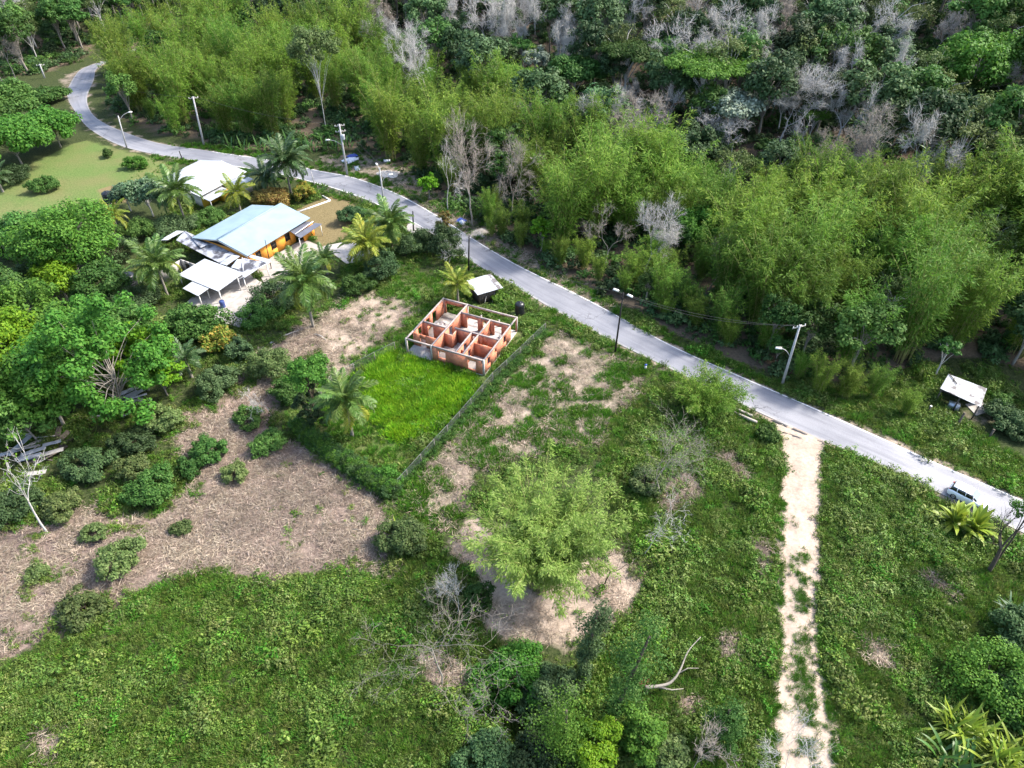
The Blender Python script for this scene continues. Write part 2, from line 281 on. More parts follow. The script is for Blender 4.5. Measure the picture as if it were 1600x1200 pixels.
# ------------------------------------------------------------------ mesh building
class MB:
    def __init__(s): s.V = []; s.F = []; s.n = 0
    def add(s, V, F):
        V = np.asarray(V, float).reshape(-1, 3); s.V.append(V); s.F.append(np.asarray(F, int).reshape(-1, 4) + s.n); s.n += len(V); return s
    def box(s, c, d, rz=0.0, taper=1.0):
        x, y, z = d[0] / 2, d[1] / 2, d[2] / 2
        V = np.array([[-x, -y, -z], [x, -y, -z], [x, y, -z], [-x, y, -z], [-x * taper, -y * taper, z], [x * taper, -y * taper, z], [x * taper, y * taper, z], [-x * taper, y * taper, z]])
        if rz:
            cr, sr = math.cos(rz), math.sin(rz); V = np.c_[V[:, 0] * cr - V[:, 1] * sr, V[:, 0] * sr + V[:, 1] * cr, V[:, 2]]
        return s.add(V + np.array(c), [[0, 3, 2, 1], [4, 5, 6, 7], [0, 1, 5, 4], [1, 2, 6, 5], [2, 3, 7, 6], [3, 0, 4, 7]])
    def tube(s, path, rad, n=6, cap=True):
        path = np.asarray(path, float); k = len(path); rad = np.broadcast_to(np.asarray(rad, float), (k,)).copy()
        if cap:
            path = np.vstack([path[:1], path, path[-1:]]); rad = np.r_[0.0, rad, 0.0]; k += 2
        t = np.gradient(path, axis=0); 
        if cap: t[0] = t[1] = path[2] - path[1]; t[-1] = t[-2] = path[-2] - path[-3]
        t /= np.linalg.norm(t, axis=1)[:, None] + 1e-9
        ref = np.array([0, 0, 1.0]) if abs(t[k // 2][2]) < 0.9 else np.array([1.0, 0, 0])
        a = np.cross(t, ref); a /= np.linalg.norm(a, axis=1)[:, None] + 1e-9; b = np.cross(t, a)
        th = np.arange(n) * 2 * math.pi / n
        V = path[:, None, :] + rad[:, None, None] * (a[:, None, :] * np.cos(th)[None, :, None] + b[:, None, :] * np.sin(th)[None, :, None])
        i = np.arange(k - 1)[:, None] * n; j = np.arange(n)[None, :]; j2 = (j + 1) % n
        F = np.stack([i + j, i + n + j, i + n + j2, i + j2], -1).reshape(-1, 4)
        return s.add(V.reshape(-1, 3), F)
    def segs(s, P0, P1, R0, R1, n=4):
        """many straight tapered sticks at once"""
        P0, P1 = np.asarray(P0, float), np.asarray(P1, float); R0, R1 = np.asarray(R0, float), np.asarray(R1, float); m = len(P0)
        t = P1 - P0; t /= np.linalg.norm(t, axis=1)[:, None] + 1e-9
        ref = np.where(np.abs(t[:, 2:3]) < 0.9, np.array([[0, 0, 1.0]]), np.array([[1.0, 0, 0]]))
        a = np.cross(t, ref); a /= np.linalg.norm(a, axis=1)[:, None] + 1e-9; b = np.cross(t, a)
        th = np.arange(n) * 2 * math.pi / n; ring = a[:, None] * np.cos(th)[None, :, None] + b[:, None] * np.sin(th)[None, :, None]
        V = np.concatenate([P0[:, None] + ring * R0[:, None, None], P1[:, None] + ring * R1[:, None, None]], 1)
        j = np.arange(n); j2 = (j + 1) % n; f = np.stack([j, j + n, j2 + n, j2], -1)
        F = (np.arange(m)[:, None, None] * 2 * n + f[None]).reshape(-1, 4)
        return s.add(V.reshape(-1, 3), F)
    def leaves(s, C, D, N, L, Wd, fold=0.0):
        """rhombic leaves: C base, D axis, N normal"""
        C, D, N = (np.asarray(q, float) for q in (C, D, N)); m = len(C)
        L = np.broadcast_to(np.asarray(L, float), (m,))[:, None]; Wd = np.broadcast_to(np.asarray(Wd, float), (m,))[:, None]
        D = D / (np.linalg.norm(D, axis=1)[:, None] + 1e-9); B = np.cross(N, D); B /= np.linalg.norm(B, axis=1)[:, None] + 1e-9
        Nn = np.cross(D, B)
        V = np.stack([C, C + D * L * 0.45 + B * Wd / 2 + Nn * fold * L, C + D * L, C + D * L * 0.45 - B * Wd / 2 + Nn * fold * L], 1)
        return s.add(V.reshape(-1, 3), np.arange(m * 4).reshape(-1, 4))
    def grid(s, G):
        G = np.asarray(G, float); a, b = G.shape[:2]; i = np.arange(a - 1)[:, None] * b; j = np.arange(b - 1)[None]
        return s.add(G.reshape(-1, 3), np.stack([i + j, i + j + 1, i + b + j + 1, i + b + j], -1).reshape(-1, 4))
    def lathe(s, prof, n=20, c=(0, 0, 0)):
        prof = np.asarray(prof, float); th = np.arange(n) * 2 * math.pi / n; k = len(prof)
        V = np.stack([prof[:, 0:1] * np.cos(th), prof[:, 0:1] * np.sin(th), np.repeat(prof[:, 1:2], n, 1)], -1) + np.array(c)
        i = np.arange(k - 1)[:, None] * n; j = np.arange(n)[None]; j2 = (j + 1) % n
        return s.add(V.reshape(-1, 3), np.stack([i + j, i + j2, i + n + j2, i + n + j], -1).reshape(-1, 4))
    def sheet(s, p0, p1, p2, p3, n=20, amp=0.03, th=0.05):
        """corrugated sheet, ribs running p0 -> p3; p0 p1 is the edge across the ribs"""
        p0, p1, p2, p3 = (np.asarray(q, float) for q in (p0, p1, p2, p3)); nn = np.cross(p1 - p0, p3 - p0); nn /= np.linalg.norm(nn)
        if nn[2] < 0: nn = -nn
        k = 2 * n + 1; t = np.linspace(0, 1, k)[:, None]; w = (np.arange(k) % 2)[:, None] * amp
        A = p0 + (p1 - p0) * t + nn * w; B = p3 + (p2 - p3) * t + nn * w
        s.grid(np.stack([A, B], 1)); s.grid(np.stack([A - nn * th, B - nn * th], 1))
        s.grid(np.stack([A, A - nn * th], 1)); s.grid(np.stack([B, B - nn * th], 1))
        for q in (0, -1): s.add([A[q], B[q], B[q] - nn * th, A[q] - nn * th], [[0, 1, 2, 3]])
        return s
    def arrays(s): return np.concatenate(s.V), np.concatenate(s.F)
    def mesh(s, name, mat, smooth=False):
        V, F = s.arrays(); me = bpy.data.meshes.new(name)
        me.vertices.add(len(V)); me.vertices.foreach_set('co', V.astype(np.float32).ravel())
        me.loops.add(F.size); me.loops.foreach_set('vertex_index', F.astype(np.int32).ravel())
        me.polygons.add(len(F)); me.polygons.foreach_set('loop_start', np.arange(0, F.size, 4, dtype=np.int32))
        if smooth: me.polygons.foreach_set('use_smooth', np.ones(len(F), bool))
        me.update(calc_edges=True); me.materials.append(MATS[mat]); return me
    def build(s, name, mat, parent=None, smooth=False):
        return link(name, s.mesh(name, mat, smooth), parent)
def link(name, data, parent=None, loc=None):
    o = bpy.data.objects.new(name, data); COL.objects.link(o)
    if parent is not None: o.parent = parent
    if loc is not None: o.location = tuple(float(q) for q in loc)
    return o
def tag(o, label, cat, group=None, kind=None):
    o['label'] = label; o['category'] = cat
    if group: o['group'] = group
    if kind: o['kind'] = kind
    return o
def thing(name, label, cat, loc=(0, 0, 0), rz=0.0, group=None, scale=None):
    o = link(name, None, None, loc); o.rotation_euler = (0, 0, rz); o.empty_display_size = 0.3
    if scale is not None: o.scale = scale if hasattr(scale, '__len__') else (scale,) * 3
    return tag(o, label, cat, group)
def unit(v): return v / (np.linalg.norm(v, axis=-1, keepdims=True) + 1e-9)
def rdirs(n, g=rng): return unit(g.normal(size=(n, 3)))

# ------------------------------------------------------------------ zones of the ground (traced in the photograph, laid on the ground)
Z_STRAW = wpoly([(-60, 1070), (60, 1010), (110, 985), (180, 955), (250, 905), (320, 880), (395, 920), (470, 905), (600, 885), (600, 800), (585, 770), (520, 725), (465, 690), (410, 690), (430, 640), (470, 560), (520, 530), (470, 510), (400, 560), (380, 615), (290, 640), (270, 690), (320, 760), (240, 810), (90, 800), (-60, 830)])
Z_TAN = wpoly([(735, 800), (700, 860), (745, 910), (760, 990), (880, 1015), (985, 960), (1010, 910), (970, 850), (880, 880), (800, 830)])
Z_DIRT = wpoly([(500, 540), (470, 520), (520, 480), (570, 455), (650, 470), (660, 495), (610, 520), (560, 560), (540, 600), (500, 590)])
Z_LIME = wpoly([(560, 590), (600, 550), (640, 548), (750, 590), (745, 620), (690, 665), (650, 690), (610, 690), (575, 650)])
Z_LOT = wpoly([(470, 660), (520, 560), (620, 540), (690, 460), (810, 480), (850, 515), (740, 620), (650, 720), (605, 770), (540, 730)])
Z_SPARSE = wpoly([(855, 520), (900, 530), (1015, 580), (960, 650), (930, 700), (880, 700), (740, 740), (745, 800), (690, 830), (620, 790), (625, 770), (700, 690), (780, 600)])
Z_BACKYARD = wpoly([(600, 450), (640, 420), (730, 440), (690, 470), (640, 520), (580, 540), (560, 470)])
Z_LAWN = wpoly([(-80, 300), (0, 285), (60, 250), (130, 218), (230, 245), (275, 260), (250, 300), (160, 315), (60, 330), (-80, 360)])
Z_BROWN = wpoly([(455, 330), (535, 300), (560, 330), (545, 370), (505, 385), (470, 360)])
Z_BROWN2 = wpoly([(150, 290), (245, 285), (240, 310), (165, 320)])
Z_CLEAR = wpoly([(480, 245), (560, 235), (640, 255), (690, 310), (760, 350), (830, 395), (900, 440), (960, 478), (950, 485), (800, 410), (737, 372), (650, 318), (552, 277), (497, 267)])
Z_FIELDS = [wpoly(q) for q in (
    [(-60, 1080), (60, 1015), (110, 990), (180, 962), (260, 905), (330, 872), (400, 915), (600, 885), (640, 870), (720, 880), (760, 990), (830, 1020), (900, 1100), (960, 1320), (-60, 1320)],
    [(935, 690), (1010, 600), (1050, 610), (1120, 650), (1232, 690), (1222, 760), (1216, 900), (1210, 1320), (900, 1320), (880, 1080), (985, 960), (1010, 905), (960, 840), (950, 760)],
    [(1290, 695), (1390, 740), (1470, 780), (1600, 845), (1720, 900), (1760, 1320), (1316, 1320), (1290, 1000), (1280, 830)],
    [(600, 880), (620, 800), (670, 800), (690, 850), (750, 920), (740, 960)],
    [(1150, 585), (1260, 600), (1330, 605), (1440, 585), (1470, 630), (1600, 715), (1700, 770), (1700, 815), (1560, 755), (1340, 660), (1250, 620)])]
Z_PATCH = [wpoly(q) for q in ([(1345, 998), (1385, 1003), (1408, 1050), (1372, 1048)], [(1168, 838), (1200, 850), (1216, 895), (1192, 905)], [(1118, 700), (1150, 705), (1178, 752), (1150, 762)], [(1000, 755), (1075, 735), (1110, 775), (1045, 800)], [(1120, 985), (1160, 1000), (1165, 1040), (1130, 1030)], [(60, 1140), (105, 1150), (95, 1185), (55, 1175)], [(640, 1010), (720, 1030), (735, 1085), (670, 1090)], [(1440, 900), (1490, 905), (1500, 930), (1450, 925)], [(1060, 1085), (1100, 1090), (1100, 1120), (1060, 1115)])]
Z_HARD = []       # paved places: nothing grows there
NEAR = [(146, 100), (118, 118), (104, 148), (118, 175), (140, 202), (187, 228), (250, 243), (350, 258), (400, 266), (495, 287), (540, 301), (587, 319), (632, 341), (675, 366), (732, 406), (800, 446), (875, 490), (950, 530), (1050, 578), (1150, 628), (1250, 674), (1340, 712), (1470, 772), (1560, 815), (1700, 880)]
FAR = [(163, 97), (148, 124), (136, 150), (140, 172), (156, 189), (195, 207), (255, 226), (352, 240), (403, 247), (497, 267), (552, 277), (612, 299), (650, 318), (695, 344), (737, 372), (800, 410), (875, 447), (950, 485), (1050, 541), (1150, 585), (1250, 628), (1340, 668), (1470, 727), (1560, 765), (1700, 826)]
def catmull(P, k=10):
    P = np.asarray(P, float); out = []
    Q = np.vstack([2 * P[0] - P[1], P, 2 * P[-1] - P[-2]])
    for i in range(1, len(Q) - 2):
        for t in np.linspace(0, 1, k, endpoint=False):
            a, b, c, d = Q[i - 1], Q[i], Q[i + 1], Q[i + 2]
            out.append(0.5 * (2 * b + (c - a) * t + (2 * a - 5 * b + 4 * c - d) * t * t + (3 * b - a - 3 * c + d) * t ** 3))
    out.append(P[-1]); return np.array(out)
_nw = [at(*p)[:2] for p in NEAR]; _fw = [at(*p)[:2] for p in FAR]
_nw.insert(0, _nw[0] + np.array([14, 26.])); _fw.insert(0, _fw[0] + np.array([14, 26.]))
RN, RF = catmull(_nw), catmull(_fw)
for _ in range(12):
    RN[1:-1] = (RN[:-2] + 2 * RN[1:-1] + RN[2:]) / 4; RF[1:-1] = (RF[:-2] + 2 * RF[1:-1] + RF[2:]) / 4
ROADPOLY = [tuple(q) for q in RN] + [tuple(q) for q in RF[::-1]]
TL = [(1206, 654), (1222, 690), (1222, 760), (1218, 850), (1215, 950), (1212, 1050), (1210, 1200), (1206, 1330)]
TR = [(1306, 699), (1284, 704), (1281, 760), (1277, 830), (1284, 900), (1284, 960), (1288, 1040), (1302, 1120), (1308, 1200), (1312, 1330)]
TRL, TRR = catmull([at(*p)[:2] for p in TL], 14), catmull([at(*p)[:2] for p in TR], 14)
TRACKPOLY = [tuple(q) for q in TRL] + [tuple(q) for q in TRR[::-1]]

FOREST_PX = [(-900, -400), (-300, -120), (-60, -60), (60, -20), (140, 40), (178, 92), (172, 140), (168, 168), (205, 192), (252, 210), (305, 216), (340, 226), (440, 236), (560, 232), (640, 262), (690, 312), (745, 342), (800, 380), (850, 412), (900, 438), (960, 470), (1050, 520), (1150, 568), (1260, 592), (1330, 596), (1420, 574), (1470, 560), (1540, 560), (1640, 590), (1760, 640), (2600, 700), (2600, -400)]
FOREST_L = [(-500, 90), (-60, 120), (40, 118), (72, 112), (120, 96), (150, 70), (60, -20), (-300, -120), (-900, -200)]

# ------------------------------------------------------------------ ground
def axis(dense, mid, far):
    a = list(np.arange(dense[0], dense[1] + 1e-6, dense[2])); lo, hi = dense[0], dense[1]
    return np.array(sorted(set([round(q, 3) for q in list(np.arange(mid[0], lo, mid[2])) + a + list(np.arange(hi + mid[2], mid[1], mid[2])) + list(far)])))
gx = axis((-72, 76, 0.6), (-200, 200, 2.5), [-1500, -900, -600, -400, -300, -240, 240, 300, 400, 600, 900, 1500])
gy = axis((16, 128, 0.6), (-10, 340, 2.0), [-400, -200, -100, -50, 370, 420, 500, 650, 900, 1300, 2200])
GX, GY = np.meshgrid(gx, gy, indexing='ij'); GZ = hz(GX, GY)
fx, fy = GX.ravel(), GY.ravel()
def zm(poly, soft=1.6):
    return sstep(-soft, soft, sdist(fx, fy, poly))
gm = MB().grid(np.stack([GX, GY, GZ], -1)); gmesh = gm.mesh('ground', 'soil', True)
road_d = sdist(fx, fy, ROADPOLY); track_d = sdist(fx, fy, TRACKPOLY)
verge = 0.55 * sstep(-2.2, -0.2, road_d)
sandm = np.maximum.reduce([0.92 * zm(Z_TAN, 2.5), 0.62 * zm(Z_DIRT, 2), 0.50 * zm(Z_SPARSE, 1.5), 0.45 * zm(Z_CLEAR, 2), verge, 0.62 * sstep(-1.4, 0.3, track_d),
    0.5 * zm(wpoly([(90, 118), (150, 98), (148, 122), (104, 150), (85, 130)]), 3), 0.7 * zm(wpoly([(1195, 655), (1230, 690), (1290, 700), (1330, 715), (1280, 690)]), 1),
    0.55 * zm(wpoly([(600, 745), (650, 735), (600, 790)]), 1), 0.38 * zm(wpoly([(1470, 610), (1560, 640), (1610, 700), (1500, 655)]), 2.0), 0.55 * zm(wpoly([(1005, 760), (1080, 740), (1110, 780), (1050, 800)]), 1.5)])
strawm = np.maximum.reduce([0.95 * zm(Z_STRAW, 2), 0.4 * zm(Z_CLEAR, 2)] + [0.8 * zm(q, 0.8) for q in Z_PATCH])
lawnm = np.maximum.reduce([zm(Z_LAWN, 2), 0.6 * zm(Z_LOT, 2), 0.55 * zm(Z_BACKYARD, 2)])
pxg, pyg = pix(np.stack([fx, fy, GZ.ravel()], -1)); dep_ok = fy > 20
forest_m = (inpoly(pxg, pyg, FOREST_PX) | inpoly(pxg, pyg, FOREST_L)) & dep_ok
brownm = np.maximum(zm(Z_BROWN, 1.2), zm(Z_BROWN2, 2))
for nm, ch in (('zone', (sandm, strawm, lawnm)), ('zone_two', (brownm, forest_m.astype(float), np.zeros_like(sandm)))):
    at_ = gmesh.attributes.new(nm, 'FLOAT_COLOR', 'POINT')
    at_.data.foreach_set('color', np.stack([*ch, np.ones_like(sandm)], -1).astype(np.float32).ravel())
g_o = link('ground', gmesh); g_o['kind'] = 'structure'; g_o['label'] = 'rough ground of soil, straw and sand patches around the plots'

# ------------------------------------------------------------------ road, edge lines, track, paved places
def strip(name, L, R, mat, lift=0.05, k=8, kind='structure', thick=0.0):
    L, R = np.asarray(L), np.asarray(R); t = np.linspace(0, 1, k + 1)
    G = L[:, None] * (1 - t)[None, :, None] + R[:, None] * t[None, :, None]
    Z = hz(G[..., 0], G[..., 1]) + lift
    G3 = np.concatenate([G, Z[..., None]], -1); m = MB().grid(G3)
    if thick:
        for e in (0, -1):
            E0 = G3[:, e]; E1 = E0 - np.array([0, 0, thick]); m.grid(np.stack([E0, E1], 1))
    me = m.mesh(name, mat, True); uvl = me.uv_layers.new(name='UVMap')
    s = np.r_[0, np.cumsum(np.linalg.norm(np.diff((L + R) / 2, axis=0), axis=1))]
    uv = np.stack([np.repeat(t[None], len(L), 0), np.repeat(s[:, None], k + 1, 1)], -1).reshape(-1, 2)
    vi = np.empty(len(me.loops), np.int32); me.loops.foreach_get('vertex_index', vi)
    uvf = np.zeros((len(me.vertices), 2)); uvf[:len(uv)] = uv
    if len(uvf) > len(uv): uvf[len(uv):] = 0.5
    uvl.data.foreach_set('uv', uvf[vi].astype(np.float32).ravel())
    o = link(name, me); o['kind'] = kind; return o
road = strip('road', RN, RF, 'asphalt', 0.075, 8, thick=0.2); road['label'] = 'winding grey asphalt road with worn white edge lines'
def edge_line(A, B, i0, i1, off, w):
    A, B = A[i0:i1], B[i0:i1]; d = unit(B - A); return strip('edge_line', A + d * off, A + d * (off + w), 'road_paint', 0.081, 1)
for e_ in (edge_line(RF, RN, 78, 185, 0.12, 0.16), edge_line(RN, RF, 82, 140, 0.12, 0.15), edge_line(RF, RN, 185, 258, 0.12, 0.12)):
    e_.parent = road; del e_['kind']
# dirt track: irregular edges, ruts as real hollows
k_ = len(TRL); j_ = np.random.default_rng(3)
TRLj = TRL + np.c_[j_.normal(0, 0.18, k_), np.zeros(k_)]; TRRj = catmull([at(*p)[:2] for p in TR], 14)
_s = np.linspace(0, 1, k_); _i = np.linspace(0, len(TRRj) - 1, k_); TRRj = np.stack([np.interp(_i, np.arange(len(TRRj)), TRRj[:, q]) for q in (0, 1)], -1)
TRRj += np.c_[j_.normal(0, 0.18, k_), np.zeros(k_)]
tk = strip('dirt_track', TRLj, TRRj, 'track_sand', 0.03, 16); tk['label'] = 'sandy two-rut dirt track running off the road between the weed fields'
V_ = np.empty(len(tk.data.vertices) * 3, np.float32); tk.data.vertices.foreach_get('co', V_); V_ = V_.reshape(-1, 17, 3)
tt = np.linspace(0, 1, 17); V_[..., 2] += (0.05 * np.sin(math.pi * tt) + 0.06 * np.exp(-((tt - 0.5) / 0.12) ** 2) + j_.normal(0, 0.012, V_.shape[:2])).astype(np.float32)
tk.data.vertices.foreach_set('co', V_.ravel())
def slab(name, pts, mat, lift=0.05, parent=None):
    P = [at(*q) for q in pts]; P4 = np.array(P); 
    n = 8; t = np.linspace(0, 1, n + 1)
    a = P4[0][None] * (1 - t)[:, None] + P4[1][None] * t[:, None]; b = P4[3][None] * (1 - t)[:, None] + P4[2][None] * t[:, None]
    G = a[:, None] * (1 - t)[None, :, None] + b[:, None] * t[None, :, None]; G[..., 2] = hz(G[..., 0], G[..., 1]) + lift
    m = MB().grid(G)
    for E in (G[0], G[-1], G[:, 0], G[:, -1]): m.grid(np.stack([E, E - np.array([0, 0, lift + 0.1])], 1))
    o = m.build(name, mat, parent)
    Z_HARD.append([tuple(q[:2]) for q in P]); return o
for nm, pts, mt, lb in (('driveway', [(345, 485), (372, 508), (420, 462), (408, 440)], 'concrete_pale', 'pale concrete apron in front of the orange house'),
                        ('driveway', [(398, 418), (425, 462), (514, 390), (474, 374)], 'concrete_pale', 'concrete drive along the orange wall'),
                        ('driveway', [(505, 385), (545, 415), (600, 395), (575, 372)], 'concrete', 'grey paved lane behind the coconut palms'),
                        ('driveway', [(330, 500), (375, 512), (425, 470), (400, 450)], 'concrete', 'worn grey paving beside the pale apron'),
                        ('driveway', [(292, 472), (338, 500), (408, 442), (362, 408)], 'concrete', 'shaded concrete floor under the carport roof'),
                        ('lay_by', [(640, 345), (632, 362), (668, 374), (676, 366)], 'asphalt', 'paved mouth of the side lane at the road')):
    lf = {'pale concrete apron in front of the orange house': 0.075, 'worn grey paving beside the pale apron': 0.045, 'shaded concrete floor under the carport roof': 0.035}.get(lb, 0.06 if 'along' in lb else 0.05)
    o = slab(nm, pts, mt, lf); o['kind'] = 'structure'; o['label'] = lb
    if mt == 'asphalt': o.data.materials[0] = MATS['concrete']

# ------------------------------------------------------------------ plants: one mesh library, many copies
def skel_bare(seed, H, R, levels=5, r0=0.2, fork=0.35, nb=(2, 3), up=0.25, minr=0.025, lean=(0, 0), spread=0.75):
    g = np.random.default_rng(seed); P0, P1, R0, R1, tips = [], [], [], [], []
    def br(p, d, L, r, lev):
        k = 3 if lev < 3 else 2
        for i in range(k):
            d = unit(d + g.normal(0, 0.16, 3) + np.array([0, 0, up * 0.12]))
            q = p + d * L / k; r2 = max(minr, r * (1 - 0.38 / k))
            P0.append(p); P1.append(q); R0.append(max(r, minr)); R1.append(r2); p, r = q, r2
            if lev >= 1 and i < k - 1 and g.random() < 0.55 and lev < levels:
                a = unit(np.cross(d, g.normal(size=3))); br(p, unit(d * 0.55 + a * spread), L * g.uniform(0.45, 0.65), r * 0.55, lev + 1)
        if lev < levels:
            for _ in range(int(g.integers(nb[0], nb[1] + 1))):
                a = unit(np.cross(d, g.normal(size=3))); br(p, unit(d * 0.8 + a * spread * g.uniform(0.6, 1.2) + np.array([0, 0, up * 0.3])), L * g.uniform(0.6, 0.85), r * 0.68, lev + 1)
        else: tips.append(p)
    br(np.array([0, 0, -0.2]), unit(np.array([lean[0], lean[1], 1.0])), H * fork, r0, 0)
    P0, P1, tips = np.array(P0), np.array(P1), np.array(tips)
    hm = P1[:, 2].max(); rm = np.percentile(np.hypot(P1[:, 0], P1[:, 1]), 97); sc = np.array([R / rm, R / rm, H / hm])
    lo = sstep(0.0, 0.6, P0[:, 2:3] / hm)
    f = lambda q: np.c_[q[:, :2] * sc[None, :2], q[:, 2:] * sc[2]]
    return f(P0), f(P1), np.array(R0), np.array(R1), f(tips)
def m_bare(name, seed, mat='bark_pale', **k):
    a, b, r0, r1, tips = skel_bare(seed, **k); m = MB()
    big = r0 > 0.06; m.segs(a[big], b[big], r0[big], r1[big], 6)
    if (~big).any(): m.segs(a[~big], b[~big], r0[~big], r1[~big], 3)
    g = np.random.default_rng(seed + 5); q = np.repeat(tips, 4 if k.get('minr', 0.02) > 0.02 else 2, 0); mr = max(0.007, k.get('minr', 0.02) * 0.5); ln = 0.075 * k['H'] * g.uniform(0.4, 1.1, len(q))[:, None]
    d = unit(g.normal(size=q.shape) + unit(q - np.array([0, 0, k['H'] * 0.55])) * 0.9); e = q + d * ln; m.segs(q - d * ln * 0.1, e, np.full(len(q), mr), np.full(len(q), mr * 0.6), 3)
    return m.mesh(name, mat), tips
def clump(m, g, c, r, n, L, Wd, upb=0.7, flat_=0.7):
    d = rdirs(n, g); rad = g.random(n) ** 0.45; C = c + d * rad[:, None] * np.array([r, r, r * flat_])
    N = unit(d + np.array([0, 0, upb]) + g.normal(0, 0.45, (n, 3))); D = unit(np.cross(N, g.normal(size=(n, 3))) + np.array([0, 0, -0.15]))
    s = g.uniform(0.7, 1.3, n); m.leaves(C - D * (L * s / 2)[:, None], D, N, L * s, Wd * s)
def m_leafy(name, seed, leaf, bark, H, R, zc, rz, nc, nl, L, Wd, cr, low=-0.35, flat_=0.7, trunk_r=0.2, lobes=0.25, stems=1):
    g = np.random.default_rng(seed); d = rdirs(nc * 4, g); d = d[d[:, 2] > low][:nc]; nc = len(d)
    ph = g.uniform(0, 6.28, 3); az = np.arctan2(d[:, 1], d[:, 0])
    fac = g.uniform(0.45, 1.0, nc) ** 0.6 * (1 + lobes * np.sin(2 * az + ph[0]) * 0.6 + lobes * np.sin(3 * az + ph[1] + 2 * d[:, 2]) * 0.7)
    T = np.array([0, 0, zc]) + d * fac[:, None] * np.array([R, R, rz]); T[:, 2] = np.maximum(T[:, 2], 0.15)
    lm, tm = MB(), MB()
    for c in T: clump(lm, g, c, cr * g.uniform(0.7, 1.25), int(nl * g.uniform(0.7, 1.3)), L, Wd, flat_=flat_)
    top = max(zc * 0.95, 0.3)
    for s in range(stems):
        o = np.array([0, 0, 0.]) if stems == 1 else np.r_[g.normal(0, 0.25, 2), 0]
        e = np.r_[g.normal(0, R * 0.08, 2) if stems == 1 else g.normal(0, R * 0.3, 2), top]
        pth = np.array([o + np.array([0, 0, -0.2]), o * 0.6 + e * 0.4 + np.r_[g.normal(0, 0.12, 2), 0], e]); tm.tube(catmull(pth, 4), np.linspace(trunk_r, trunk_r * 0.45, 9), 7)
        own = T[s::stems][::3]; f = g.uniform(0.35, 0.9, len(own))[:, None]; A = pth[0] * (1 - f) + e * f; B = own
        M = (A + B) / 2 + np.array([0, 0, 1]) * (np.linalg.norm(B - A, axis=1)[:, None] * 0.12) + g.normal(0, 0.1, A.shape)
        q = np.full(len(own), trunk_r * 0.38); tm.segs(A, M, q, q * 0.7, 4); tm.segs(M, B, q * 0.7, q * 0.25, 4)
    return lm.mesh(name + '_leaves', leaf), tm.mesh(name + '_wood', bark)
def m_bamboo(name, seed, leaf, H=12, R=5, nculm=40, nleaf=150, L=0.5, Wd=0.085, base=1.1, bare=0.28, cr=0.045, droop=0.55, sep=True):
    g = np.random.default_rng(seed); lm, cm = MB(), MB()
    for i in range(nculm):
        a = g.uniform(0, 6.283); rb = base * math.sqrt(g.random()); ln = H * g.uniform(0.72, 1.08); sp = R * g.uniform(0.05, 1.05); a2 = a + g.normal(0, 0.35)
        t = np.linspace(0, 1, 11); out = sp * t ** 1.9; z = ln * (t - droop * 0.42 * t ** 3.2)
        P = np.c_[rb * math.cos(a) + out * math.cos(a2), rb * math.sin(a) + out * math.sin(a2), z]; P[0, 2] = -0.15
        cm.tube(P, np.linspace(cr, cr * 0.25, 11), 4, cap=False)
        n = int(nleaf * g.uniform(0.7, 1.3)); u = bare + (1 - bare) * g.random(n) ** 0.8
        C = np.stack([np.interp(u, t, P[:, q]) for q in range(3)], -1); tg = np.stack([np.interp(u, t, np.gradient(P[:, q])) for q in range(3)], -1); tg = unit(tg)
        # short side sprays: leaves sit in tufts round the culm and hang outward
        nk = 16; ku = bare + (1 - bare) * np.arange(nk) / nk; kid = np.clip(((u - bare) / (1 - bare) * nk).astype(int), 0, nk - 1)
        sd_ = unit(np.c_[g.normal(size=(nk, 2)), g.normal(0, 0.25, nk)]) * (0.95 * np.sin(np.clip((ku - bare) / (1 - bare) * 0.9 + 0.12, 0, 1) * math.pi) ** 0.6 * (0.45 + 0.055 * H))[:, None]
        off = sd_[kid] * g.uniform(0.1, 1.15, n)[:, None] + g.normal(0, 0.17, (n, 3)); off[:, 2] -= 0.18 * np.linalg.norm(off, axis=1)
        D = unit(off * 1.0 + tg * 0.5 + np.array([0, 0, -0.45]) + g.normal(0, 0.3, (n, 3))); N = unit(np.array([0, 0, 1.0]) + g.normal(0, 0.5, (n, 3)))
        s = g.uniform(0.65, 1.35, n); lm.leaves(C + off, D, N, L * s, Wd * s)
    return lm.mesh(name + '_leaves', leaf), cm.mesh(name + '_culms', 'culm')
LIB = {}
LIB['bamboo'] = [m_bamboo('bamboo', 100 + i, 'bamboo_leaf', H=15.0 + 1.5 * (i % 3), R=5.0, nculm=40, nleaf=185, L=0.62, Wd=0.11, droop=0.30, bare=0.13) for i in range(5)]
LIB['dark'] = [m_leafy('forest_tree', 200 + i, 'dark_leaf', 'bark_grey', 13, 4.4, 9.0, 3.8, 60, 75, 0.55, 0.34, 1.25, trunk_r=0.26) for i in range(4)]
LIB['mid'] = [m_leafy('forest_tree', 220 + i, 'mid_leaf', 'bark_grey', 13, 4.2, 9.3, 3.6, 55, 75, 0.55, 0.32, 1.2, trunk_r=0.26) for i in range(3)]
LIB['olive'] = [m_leafy('sparse_tree', 240 + i, 'olive_leaf', 'bark_pale', 13, 4.2, 9.0, 4.0, 42, 42, 0.45, 0.22, 1.1, trunk_r=0.22) for i in range(3)]
LIB['umbrella'] = [m_leafy('umbrella_tree', 260 + i, 'bright_leaf', 'bark_pale', 15, 5.2, 11.2, 1.5, 60, 60, 0.5, 0.22, 1.15, low=-0.1, flat_=0.4, trunk_r=0.24) for i in range(2)]
